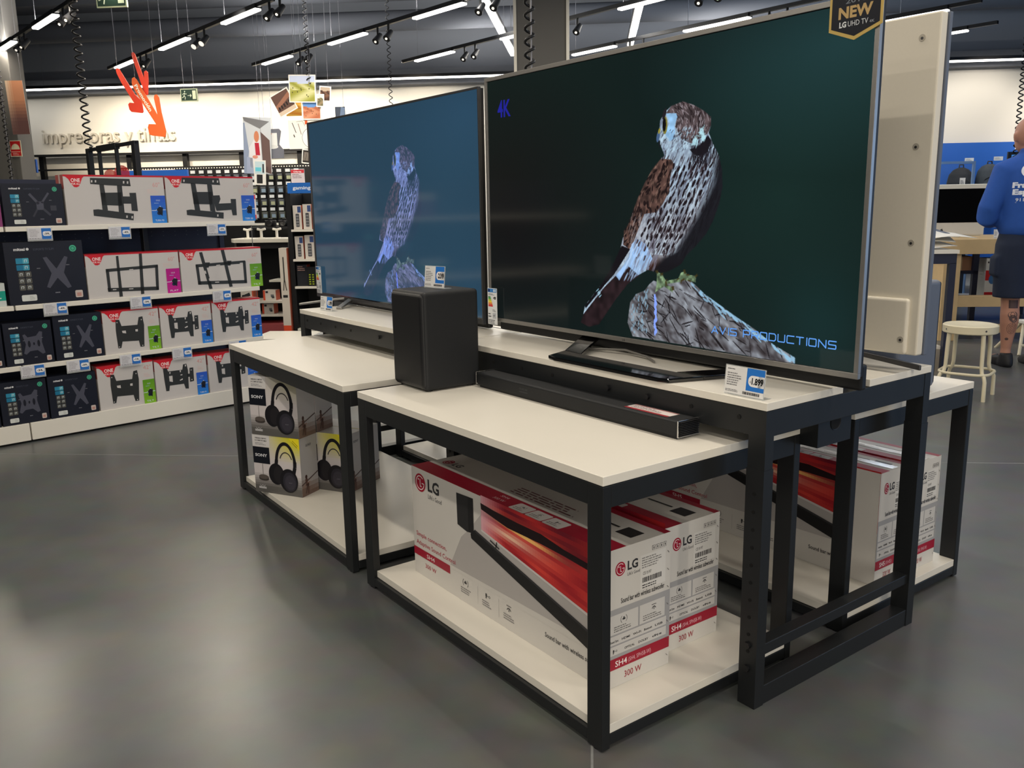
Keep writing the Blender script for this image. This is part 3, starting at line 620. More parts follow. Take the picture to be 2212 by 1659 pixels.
# energy labels
def energy(loc, label, sy=1):
    b = MB(); b.box((0, 0, 0), (.057, .0012, .130), M_PAPER, (226, 228, 230)); f = Face(b, (0, 0, 0), (1, 0, 0), (0, 0, 1), M_PAPER)
    f.rect(.002, .115, .053, .013, (60, 130, 200)); f.rect(.004, .117, .012, .009, (30, 50, 110), 2); f.rect(.036, .117, .006, .009, (220, 235, 245), 2); f.rect(.045, .117, .006, .009, (220, 235, 245), 2)
    f.fine(.006, .104, .044, .007, 2, (80, 90, 100))
    for i, c in enumerate(((20, 130, 70), (90, 170, 60), (190, 200, 40), (240, 220, 30), (240, 160, 40), (230, 90, 40), (210, 30, 36))):
        f.rect(.005, .0955-i*.0052, .014+i*.0022, .0044, c, 2)
    f.poly([(.036, .0955), (.041, .1), (.051, .1), (.051, .091), (.041, .091)], (24, 26, 28), 2)
    f.text('A', .043, .093, .005, (240, 240, 240), 3); f.fine(.03, .046, .024, .009, 2, (110, 115, 125)); f.rect(.03, .022, .022, .02, (190, 194, 200), 2); f.text('47', .034, .028, .008, (30, 30, 34), 3, .011)
    f.fine(.004, .024, .02, .018, 2, (70, 75, 85)); f.fine(.004, .002, .048, .016, 3, (40, 44, 52), seed=5)
    return tag(b.build('energy_label', loc=loc), label, 'label')
energy((-1.278, .6005, .789), 'energy rating label stuck to the lower left corner of the large television')
energy((-2.775, .6035, .800), 'energy rating label stuck to the lower left corner of the left-hand television')

M_SCREW = mat('screw_metal', (176, 170, 158), .45, .2, noise=.05)
# white television seen from behind
t = thing('television', (-1.34, .95, .81), 0, 'television with a white back cover, facing away on the far table top', 'television')
b = MB(); b.box((0, 0, 0), (1.475, .03, .83), M_TVWHITE); b.build('back_cover', t, bevel=.004)
b = MB(); b.box((-.001, .03, -.001), (1.479, .044, .831), M_GREYP); b.build('bezel', t, bevel=.002)
b = MB(); b.box((.15, -.014, .001), (1.452, .002, .145), M_TVWHITE); b.build('lower_housing', t, bevel=.012, seg=4)
for x, z in ((1.43, .775), (1.434, .52), (1.44, .285), (1.438, .04), (.05, .775), (.05, .04)):
    b = MB(); y = -.0144 if z < .1 else -.0004; b.tube([(x, y-.0008, z), (x, y, z)], .0085, M_SCREW, 16); b.tube([(x, y-.0013, z-.001), (x, y-.0006, z-.001)], .0035, M_SILVD, 12); b.build('screw', t)
for sx in (.35, 1.2):
    b = MB()
    for x0, y0, x1, y1 in ((sx+.18+.07, .075, sx-.05, .02), (sx-.02, .135, sx, .02)):
        n = Vector((-(y1-y0), x1-x0)).normalized()*.013
        vs = [(x0-n.x*.4, y0-n.y*.4, -.0505), (x0+n.x*.4, y0+n.y*.4, -.0505), (x1+n.x, y1+n.y, -.006), (x1-n.x, y1-n.y, -.006)]
        b.add(vs+[(x, y, z+.014) for x, y, z in vs], [(3, 2, 1, 0), (4, 5, 6, 7), (0, 1, 5, 4), (1, 2, 6, 5), (2, 3, 7, 6), (3, 0, 4, 7)], M_SILVD)
    b.build('stand_leg', t, bevel=.002)

# ------------------------------------------------------------------ subwoofers, sound bar, price holders
def roundbox(mb, x0, y0, z0, x1, y1, z1, r, m, yb=None):
    """box whose four long edges (running along y) are rounded at the front, square behind"""
    pts = []
    for cx_, cz_, a0 in ((x1-r, z0+r, -90), (x1-r, z1-r, 0), (x0+r, z1-r, 90), (x0+r, z0+r, 180)):
        for i in range(6): a = math.radians(a0+i*18); pts.append((cx_+r*math.cos(a), cz_+r*math.sin(a)))
    mb.prism(pts, m, y0, y1)
t = thing('subwoofer', (-.969, .145, HA), 0, 'black wireless subwoofer standing on the front low table', 'subwoofer')
b = MB(); roundbox(b, -.2, 0, .0, 0, .0, .308, .02, M_FABRIC) if False else None
b.loft([((-.1, .05, .004), .1, .05)], M_FABRIC) if False else None
b.box((-.200, .006, .004), (0, .2075, .308), M_FABRIC); b.build('cabinet', t, bevel=.012, seg=5)
b = MB(); b.box((-.196, .0, .008), (-.004, .03, .303), M_DARKP); b.build('grille', t, bevel=.014, seg=5)
b = MB()
for x in (-.175, -.025):
    for y in (.03, .18): b.tube([(x, y, 0), (x, y, .006)], .012, M_DARKP, 12)
b.build('foot', t)
t = thing('subwoofer', (-.025, 1.150, HA), 0, 'slate grey subwoofer on the far low table beside the white television', 'subwoofer')
b = MB(); b.box((-.171, 0, .005), (0, .21, .325), M_GREYP); b.build('cabinet', t, bevel=.012, seg=4)
b = MB(); b.box((-.166, .19, .01), (-.005, .222, .32), M_DARKP); b.build('grille', t, bevel=.008)
b = MB(); b.box((-.15, .02, 0), (-.02, .19, .006), M_DARKP); b.build('foot', t)

t = thing('sound_bar', (-.1, .334, HA), math.radians(.5), 'long black sound bar lying along the front low table', 'sound bar')
b = MB(); b.box((-.853, .0, .005), (-.006, .072, .046), M_FABRIC); b.build('grille', t, bevel=.006, seg=3)
b = MB(); b.box((-.84, .004, .0), (-.01, .068, .006), M_DARKP); b.build('base', t)
b = MB(); pts = [(0, .004), (0, .047), (0, .047)]
for x in (-.004, -.857):
    for a, c in (((x-.0018, .0, .004), (x+.0018, .074, .0066)), ((x-.0018, .0, .0445), (x+.0018, .074, .0471)), ((x-.0018, .0, .004), (x+.0018, .0028, .047)), ((x-.0018, .0712, .004), (x+.0018, .074, .047))): b.box(a, c, M_CHROME)
b.build('trim_ring', t, bevel=.0008)
b = MB()
for k in range(9): b.box((-.006, .004, .0075+k*.0042), (.002, .070, .0098+k*.0042), M_DARKP)
b.build('end_cap', t)
b = MB(); f = topf(b, -.20, .012, .0463); f.rect(0, 0, .15, .046, (214, 206, 204)); f.rect(0, 0, .15, .010, (150, 40, 50), 2); f.rect(0, .040, .15, .004, (150, 40, 50), 2); f.fine(.006, .014, .12, .022, 3, (110, 80, 84), 2)
b.build('sticker', t)
b = MB(); f = front(b, -.63, -.0004, .018); f.text('SOUND BAR', 0, .008, .006, (66, 68, 72), 0, .04); f.rect(0, 0, .04, .004, (44, 46, 50), 0); b.build('maker_mark', t)

def priceholder(name, loc, rz, price, label, w_=.107, h=.062, sub='', lean=.10, cat='price tag'):
    """clear stand with a printed card: white left, blue right with a white rounded field"""
    t = thing(name, loc, rz, label, cat); M = Matrix.Rotation(-lean, 4, 'X')
    b = MB(); b.M = M; b.box((-.002, -.0012, 0), (w_+.002, .0, h+.004), M_ACRYL); b.M = Matrix.Identity(4); b.box((-.002, -.0012, 0), (w_+.002, .028, .0014), M_ACRYL); b.build('stand', t)
    b = MB(); b.M = M; b.box((0, .0004, .003), (w_, .0008, h+.002), M_PAPER, (228, 228, 228)); f = Face(b, (0, -.0014, .003), (1, 0, 0), (0, 0, 1), M_PAPER)
    H = h-.001; f.rect(0, 0, w_, H, (226, 226, 226), 0); f.rect(w_*.55, H*.2, w_*.45, H*.8, (42, 118, 206)); f.rect(w_*.6, H*.36, w_*.4+.0, H*.4, (236, 236, 236), 2, H*.18)
    f.rect(w_*.85, H*.36, w_*.15, H*.4, (236, 236, 236), 2)
    f.text('€', w_*.645, H*.48, H*.09, (40, 40, 44), 3, w_*.03); f.text(price, w_*.69, H*.45, H*.235, (14, 14, 18), 3, w_*.285, bold=.035)
    f.fine(w_*.05, H*.86, w_*.3, H*.06, 1, (60, 60, 64)); f.fine(w_*.05, H*.28, w_*.42, H*.5, 6, (120, 120, 124)); f.fine(w_*.03, H*.06, w_*.4, H*.1, 2, (90, 90, 94), seed=9)
    f.barcode(w_*.48, H*.05, w_*.42, H*.1, (40, 40, 44)); b.build('card', t); return t
priceholder('price_holder', (-.042, .425, .759), 0, '1.899', 'acrylic price holder reading 1.899 on the corner of the white table top', .112, .066)
priceholder('price_holder', (-1.123, .25, HA+.3082), .12, '239', 'acrylic price holder reading 239 on top of the black subwoofer', .098, .066)
priceholder('price_holder', (-2.375, .44, .759), .1, '2.099', 'acrylic price holder in front of the left-hand television', .10, .062)

# ------------------------------------------------------------------ boxed sound bars on the lower shelves
RED = (156, 22, 48); WB = (206, 203, 198); GRY = (160, 160, 162); INK = (44, 44, 48)
def lg_logo(f, x, y, r, k=2, words=True, wd=None):
    f.ell(x, y, r, r, RED, k, 32); f.arc(x, y, r*.74, r*.1, 45, 360, (232, 224, 224), k+1)
    f.line(x, y+r*.42, x, y-r*.38, r*.1, (232, 224, 224), k+1); f.line(x-r*.05, y-r*.38, x+r*.28, y-r*.38, r*.1, (232, 224, 224), k+1)
    f.line(x+r*.32, y, x+r*.78, y, r*.1, (232, 224, 224), k+1); f.ell(x-r*.32, y+r*.34, r*.1, r*.1, (232, 224, 224), k+1, 10)
    if words:
        f.text('LG', x+r*1.45, y-r*.5, r*1.3, (52, 52, 56), k, r*2.1, bold=.03); f.text("Life's Good", x+r*1.45, y-r*1.35, r*.5, (90, 90, 94), k, r*2.5)
def sunset(u, v):
    n = .5+.5*math.sin(u*11+v*9+2*math.sin(v*7))*math.cos(v*15-u*3)
    sky = mixc((120, 18, 40), (206, 48, 46), n); sky = mixc(sky, (214, 120, 70), max(0, .8-abs(v-.66)*4)*(1-u))
    g = math.exp(-((v-.56+.10*u)/.085)**2-((u-.42)/.26)**2); sky = mixc(sky, (252, 208, 120), .95*g)
    if v < .5: g2 = math.exp(-((v-.28-.16*u)/.10)**2-((u-.26)/.24)**2); sky = mixc(mixc((158, 26, 38), (214, 66, 56), n), (248, 206, 176), g2*.95)
    if u < .22: sky = mixc((222, 170, 182), sky, u/.22)
    return sky
def speaker_pictogram(f, x, y, s, kind, c=INK, k=2):
    if kind == 0:
        f.arc(x, y, s*.5, s*.06, 130, 230, c, k, 8); f.arc(x, y, s*.5, s*.06, -50, 50, c, k, 8); f.rect(x-s*.22, y-s*.1, s*.44, s*.2, c, k); f.rect(x-s*.12, y+s*.12, s*.24, s*.12, c, k)
    elif kind == 1:
        f.rect(x-s*.3, y-s*.15, s*.25, s*.4, c, k); f.line(x, y, x+s*.3, y, s*.05, c, k); f.arc(x+s*.4, y, s*.12, s*.05, 0, 360, c, k, 10); f.ell(x-s*.2, y-s*.25, s*.12, s*.08, c, k, 8)
    else:
        f.rect(x-s*.4, y+s*.3, s*.8, s*.07, c, k)
        for a in (-50, 0, 50): f.line(x+s*.1*math.sin(math.radians(a)), y+s*.12, x+s*.42*math.sin(math.radians(a)), y+s*.12-s*.42*math.cos(math.radians(a)), s*.1, c, k)
def soundbar_box(loc, L, D, H, label, model='SH4', sub='(SH4, SPH5B-W)', art=True, rz=0, tape=False, watts='300 W', margin=0):
    b = MB(); b.box((-L, 0, 0), (0, D, H), M_PRINT, WB)
    f = front(b, -L, 0, 0); f.U = f.U*(L/.84); L0 = L; L = .84
    if art:
        # grey table surface, picture of a television with a sunset, subwoofer, bar
        f.poly([(.20, .092), (.737, .097), (L, .10), (L, .30), (.36, .30), (.30, .235), (.26, .20)], (176, 172, 170), 1)
        f.poly([(L, .083), (.20, .083), (.20, .093), (L, .105)], WB, 2)
        f.poly([(.243, .331), (.324, .335), (.324, .231), (.292, .226), (.245, .235)], (30, 30, 32), 3); f.poly([(.243, .331), (.30, .334), (.30, .229), (.292, .226), (.245, .235)], (42, 42, 44), 4)
        tv = [(.36, .356), (L, .356), (L, .165), (.36, .256)]
        N = 46
        for i in range(N):
            for j in range(14):
                u0, u1, v0, v1 = i/N, (i+1)/N, j/14, (j+1)/14
                q = []
                for u, v in ((u0, v0), (u1, v0), (u1, v1), (u0, v1)):
                    x = .36+(L-.36)*u; lo = .256+(.165-.256)*u; hi = .356; q.append((x, lo+(hi-lo)*v))
                f.poly(q, sunset((u0+u1)/2, (v0+v1)/2), 3)
        mt = [(.359, .333), (.418, .328), (.522, .324), (.613, .324), (.697, .311), (L, .300), (L, .283), (.697, .294), (.612, .297), (.478, .297), (.362, .315)]
        f.poly(mt, (34, 16, 22), 4)
        f.poly([(.36, .256), (L, .165), (L, .158), (.36, .25)], (206, 200, 198), 4)
        f.pl([(.40, .236), (.44, .224)], .005, (60, 58, 60), 4); f.pl([(.43, .24), (.425, .222)], .004, (60, 58, 60), 4)
        f.poly([(.309, .226), (.331, .245), (L, .120), (L, .078), (.783, .083), (.737, .097), (.312, .213)], (28, 28, 30), 5)
        f.poly([(.331, .245), (L, .12), (L, .114), (.331, .238)], (52, 52, 55), 6); f.rect(L-.006, .078, .005, .034, (190, 188, 186), 6)
    if margin: f.rect(L-margin, .0, margin, H, WB, 7); f.rect(L-margin-.003, .11, .0025, H-.13, (40, 34, 36), 8)
    lg_logo(f, .049, .308, .029, 2)
    f.text('Simple connection,', .017, .129, .015, (176, 40, 66), 3, .165); f.text('Adaptive Sound Control', .016, .101, .015, (176, 40, 66), 3, .211)
    f.rect(0, .062, .198, .026, RED, 3); f.text(model, .073, .068, .014, (238, 232, 232), 4, .043); f.text(watts, .062, .033, .014, (176, 40, 66), 3, .06)
    for i, (x, kd) in enumerate(((.276, 0), (.38, 1), (.477, 2))):
        speaker_pictogram(f, x, .062, .026, kd, INK, 3); f.fine(x-.024, .026, .05, .02, 3, (120, 118, 120), 3, i+2)
        if i: f.rect(x-.045, .02, .001, .055, (170, 168, 168), 3)
    f.text('Sound bar with wireless subwoofer', .625, .048, .0135, INK, 3, min(.215, L-.63)+.0, bold=.01)
    # end face
    g = rside(b, 0, 0, 0); W = .232; g.U = g.U*(D/.232); L = L0
    lg_logo(g, .049, H-.052, .0175, 2)
    for i in range(4): g.rect(W*.70+i*.014, H-.032, .011, .012, (90, 90, 92), 2); g.rect(W*.70+i*.014+.001, H-.031, .009, .010, WB, 3); g.rect(W*.70+i*.014+.004, H-.029, .003, .006, (60, 60, 62), 4)
    g.rect(W*.52, H-.125, W*.4, .088, (214, 212, 208), 1); g.fine(W*.54, H-.072, W*.36, .03, 5, (120, 118, 118), 2); g.text('CE 0197', W*.56, H-.088, .008, INK, 2, .03)
    g.barcode(W*.55, H-.108, W*.3, .013, INK, 2); g.fine(W*.55, H-.124, W*.34, .012, 2, (40, 40, 42), 2, 8)
    g.text('Sound bar with wireless subwoofer', .052, H-.140, .0135, INK, 2, min(.158, W-.06), bold=.015)
    g.rect(0, .074, W, H-.15-.074, GRY, 1)
    y1 = H-.165; hh = (y1-.084)
    g.rect(.007, y1-hh*.48, W*.46, hh*.48, (200, 198, 195), 2); g.rect(.013+W*.46, y1-hh*.48, W*.47-.016, hh*.48, (200, 198, 195), 2)
    g.rect(.007, y1-hh*.74, W-.02, hh*.22, (200, 198, 195), 2); g.rect(.007, y1-hh*1.0, W-.02, hh*.22, (200, 198, 195), 2)
    speaker_pictogram(g, W*.27, y1-hh*.16, .022, 0, INK, 3); speaker_pictogram(g, W*.74, y1-hh*.16, .022, 2, INK, 3)
    g.fine(W*.12, y1-hh*.44, W*.3, hh*.16, 3, (110, 108, 108), 3); g.fine(W*.57, y1-hh*.44, W*.32, hh*.16, 3, (110, 108, 108), 3, 4)
    for j, ws in enumerate((('Sound Sync', 'HDMI', 'Wi-Fi', 'Bluetooth', 'USB'), ('', 'OPTICAL', 'DOLBY', 'dts'))):
        n = len(ws)
        for i, w_ in enumerate(ws):
            if w_: g.text(w_, .015+(W-.03)*i/n, y1-hh*(.68+.26*j), .006, INK, 3, (W-.05)/n*.8, bold=.02)
            else: speaker_pictogram(g, .03, y1-hh*.9, .018, 1, INK, 3)
    g.rect(0, .046, W, .029, RED, 2); g.text(model, .033, .0525, .0155, (240, 234, 234), 3, .042, bold=.01); g.text(sub, .08, .0535, .0115, (224, 180, 190), 3, .082 if len(sub) > 8 else .05)
    g.text(watts, .066, .016, .017, RED, 3, .062)
    for k in range(7): g.line(W-.012, .03+k*.046, W-.006, .036+k*.046-.012, .0016, (96, 92, 90), 3)
    # top face
    h = topf(b, -L, 0, H)
    h.rect(0, 0, L, D*.30, RED, 1); h.rect(0, D*.62, L, D*.14, RED, 1) if not art else h.rect(L*.0, D*.30, L, .001, GRY, 1)
    lg_logo(h, .05, D*.50, .02, 2); h.text(watts, L*.46, D*.09, .012, (228, 200, 206), 2, .05); h.text(model, L*.465, D*.20, .012, (228, 200, 206), 2, .036)
    for i in range(3): h.rect(L*.56+i*.072, D*.03, .068, D*.22, (208, 204, 202), 2, .006); speaker_pictogram(h, L*.56+i*.072+.034, D*.16, .02, (0, 2, 1)[i], INK, 3); h.fine(L*.56+i*.072+.01, D*.06, .048, D*.07, 2, (120, 118, 118), 3)
    h.fine(.40, D*.40, .3, D*.24, 4, (110, 60, 66), 2, 5); h.rect(L-.19, D*.62, .09, .008, (40, 38, 38), 2); h.rect(L-.085, D*.50, .055, D*.22, (34, 32, 34), 2)
    h.rect(0, D-.022, L, .022, RED, 1)
    if tape:
        tp = topf(b, -L, D*.42, H+.0012, M_TAPE); tp.rect(.005, 0, L-.01, D*.2, (222, 218, 212), 0); tp.fine(.05, D*.02, L*.9, D*.14, 3, (150, 140, 136), 1)
    o = b.build('sound_bar_box', loc=loc, rz=rz); return tag(o, label, 'box')
M_TAPE = colmat('glossy_tape', .12, .8); _b = MB.build
SZ = .0625
soundbar_box((-.109, .110, SZ), .90, .214, .352, 'sound bar box with a sunset picture at the front of the nearest low table')
soundbar_box((-.148, .345, SZ), .90, .205, .342, 'sound bar box standing behind the front box on the nearest low table')
soundbar_box((-.045, 1.140, SZ), .90, .158, .352, 'sound bar box on the far table shelf, sunset side towards the middle', 'SH5', '(SH5)', True, 0, True, '320 W', .085)
soundbar_box((-.035, 1.303, SZ), .90, .158, .352, 'rearmost sound bar box, on the outer side of the far table shelf', 'SH5', '(SH5, SPH5-W)', True, 0, True, '320 W', .085)

# ------------------------------------------------------------------ boxed headphones on the shelf of the left low table
def headphone_art(f, W, H):
    dk = (26, 25, 30); dk2 = (46, 45, 54); c = lambda x, y: (x*W, y*H)
    # hoop
    f.arc(.69*W, .53*H, .195*W, .06*W, 8, 172, dk, 4, 22, .36*H)
    f.arc(.70*W, .55*H, .135*W, .02*W, 25, 155, (60, 58, 60), 4, 14, .19*H)
    f.pl([c(.50, .60), c(.475, .46), c(.46, .38)], .07*W, dk, 4); f.pl([c(.885, .60), c(.88, .50), c(.84, .36)], .07*W, dk, 4)
    f.ell(.48*W, .35*H, .165*W, .185*H, dk, 5, 28); f.ell(.53*W, .34*H, .11*W, .15*H, (36, 34, 38), 6, 24)
    f.ell(.74*W, .26*H, .19*W, .205*H, dk, 7, 30); f.ell(.76*W, .245*H, .145*W, .165*H, dk2, 8, 28); f.ell(.77*W, .235*H, .11*W, .125*H, (58, 56, 66), 9, 24)
    f.text('SONY', .74*W, .22*H, .012*H*1.2, (130, 130, 140), 10, .07*W)
    f.rect(.185*W, .30*H, .007*W, .20*H, (60, 54, 52), 4); f.ell(.2*W, .275*H, .105*W, .04*H, (92, 84, 80), 5, 20); f.rect(.095*W, .235*H, .21*W, .04*H, (64, 58, 56), 4); f.ell(.2*W, .235*H, .105*W, .03*H, (64, 58, 56), 3, 20)
    f.rect(.08*W, .065*H, .16*W, .035*H, (182, 182, 184), 4); f.pl([c(.1, .13), c(.13, .105), c(.16, .13), c(.19, .105), c(.22, .13)], .006*W, (190, 190, 192), 4)
def headphone_box(x, y, z, label, yellow=True):
    o = Vector((-2.130, -.002, 0)); rz = math.radians(29.2); p = o+Matrix.Rotation(rz, 3, 'Z') @ Vector((x, y, 0))
    W, D, H = .238, .108, .245
    b = MB(); b.box((0, 0, 0), (W, D, H), M_PRINT, (186, 184, 182)); f = front(b, 0, 0, 0)
    def bg(u, v):
        c = mixc((92, 90, 88), (206, 200, 202), max(0, min(1, (v-.10)/.25)))
        return mixc(c, (214, 206, 24) if yellow else (150, 148, 90), max(0, min(1, (u-.25)/.6))*max(0, min(1, (v-.55)/.4))*(.95 if yellow else .55))
    f.ras(0, 0, W, H, 24, 24, bg, 1)
    f.rect(0, H*.80, W*.37, H*.2, (212, 210, 210), 2); f.text('WIRELESS COMFORT', W*.06, H*.93, H*.025, (60, 60, 66), 3, W*.25, bold=.02); f.text('& COMFORTABLE', W*.06, H*.89, H*.025, (60, 60, 66), 3, W*.25, bold=.02); f.fine(W*.06, H*.82, W*.27, H*.05, 2, (130, 130, 136), 3)
    f.rect(0, H*.505, W*.355, H*.285, (20, 24, 34), 3); f.text('SONY', W*.175, H*.625, H*.05, (220, 222, 228), 4, W*.26, 'C', .03)
    if yellow: f.poly([(W*.78, H), (W, H), (W, H*.80)], (236, 220, 40), 3); f.line(W*.86, H*.96, W*.97, H*.87, .0022, (110, 100, 30), 4); f.line(W*.85, H*.93, W*.95, H*.845, .0022, (110, 100, 30), 4)
    headphone_art(f, W, H)
    g = rside(b, W, 0, 0)
    g.ras(0, 0, D, H, 8, 14, lambda u, v: mixc((120, 98, 88), (178, 176, 178), max(0, min(1, (v-.12+.1*u)/.22))), 1)
    g.text('SONY', D*.35, H*.83, .010, (70, 70, 78), 3, .036, bold=.02)
    g.line(0, H*.20, D, H*.345, .005, (74, 56, 52), 2)
    for x0, y0 in ((D*.28, H*.20), (D*.36, H*.06)): g.ell(x0, y0+.03, .007, .009, (70, 48, 44), 3, 12); g.poly([(x0-.008, y0+.022), (x0+.008, y0+.022), (x0+.006, y0-.008), (x0-.005, y0-.008)], (96, 70, 62), 3)
    g.pl([(D*.1, H*.14), (D*.28, H*.21), (D*.5, H*.22)], .004, (150, 118, 104), 3); g.pl([(D*.3, H*.16), (D*.22, H*.04)], .005, (80, 60, 56), 3)
    l = Face(b, (0, D, 0), (0, -1, 0), (0, 0, 1)); l.rect(0, 0, D, H, (150, 148, 150), 1)
    return tag(b.build('headphone_box', loc=(p.x, p.y, z), rz=rz), label, 'box')
headphone_box(0, 0, SZ, 'boxed headphones at the bottom of the stack, yellow corner, nearest the table edge')
headphone_box(.004, -.002, SZ+.2455, 'boxed headphones on top of the front box in the stack', False)
headphone_box(.150, .118, SZ, 'boxed headphones half hidden behind the front stack, yellow corner')
headphone_box(-.092, .118, SZ, 'boxed headphones on the shelf hidden behind the front stack, at its left')
headphone_box(.004, .114, SZ+.2455, 'boxed headphones in the upper row behind the top front box', False)
headphone_box(.150, .230, SZ, 'boxed headphones at the back of the shelf behind the black table leg')

# ------------------------------------------------------------------ shelving unit with boxed television brackets
GA = math.radians(97.86); GO = Vector((-3.884, -.748, 0)); gx = Vector((math.cos(GA), math.sin(GA), 0)); gy = Vector((-math.sin(GA), math.cos(GA), 0))
def GP(g, y, z=0): return GO+gx*g+gy*y+Vector((0, 0, z))
SHELVES = [(.393, .419), (.712, .738), (1.119, 1.145)]
def gondola(g0, L, label):
    t = thing('shelving_unit', GP(g0, 0), GA, label, 'shelving')
    b = MB(); b.box((.001, 0, .012), (L-.001, .50, .106), M_WHITE); b.build('plinth', t, bevel=.002)
    for z0, z1 in SHELVES:
        b = MB(); b.box((.002, .0, z0), (L-.002, .46, z1), M_WHITE); b.build('shelf', t, bevel=.002)
    b = MB(); b.box((0, .46, .1), (L, .49, 1.40), M_NAVY)
    b.build('back_panel', t)
    b = MB()
    for i in range(int(L/.075)):
        for z in (1.06, 1.085, 1.11, .66, .685, .34, .365): b.box((.03+i*.075, .4592, z), (.036+i*.075, .4598, z+.004), M_SILVD)
    p = b.build('peg_hole', t); p['kind'] = 'stuff'
    for x in (0, L-.03):
        b = MB(); b.box((x, .44, 0), (x+.03, .50, 1.42), M_NAVY); b.build('upright', t)
    return t
gondola(.16, 1.40, 'white shelving unit with navy back holding boxed television brackets')
gondola(-1.25, 1.405, 'white shelving unit cut off by the left edge of the photo')
LGREY = (196, 192, 190)
def art_map(TL, TR, BL, W, H):
    TL, TR, BL = Vector(TL), Vector(TR), Vector(BL); a = TR-TL; c = BL-TL; det = a.x*c.y-a.y*c.x
    def F(p):
        d = Vector(p)-TL; return (max(0, min(W, W*(d.x*c.y-d.y*c.x)/det)), max(0, min(H, H*(1-(a.x*d.y-a.y*d.x)/det))))
    return F
BK = (46, 48, 48)
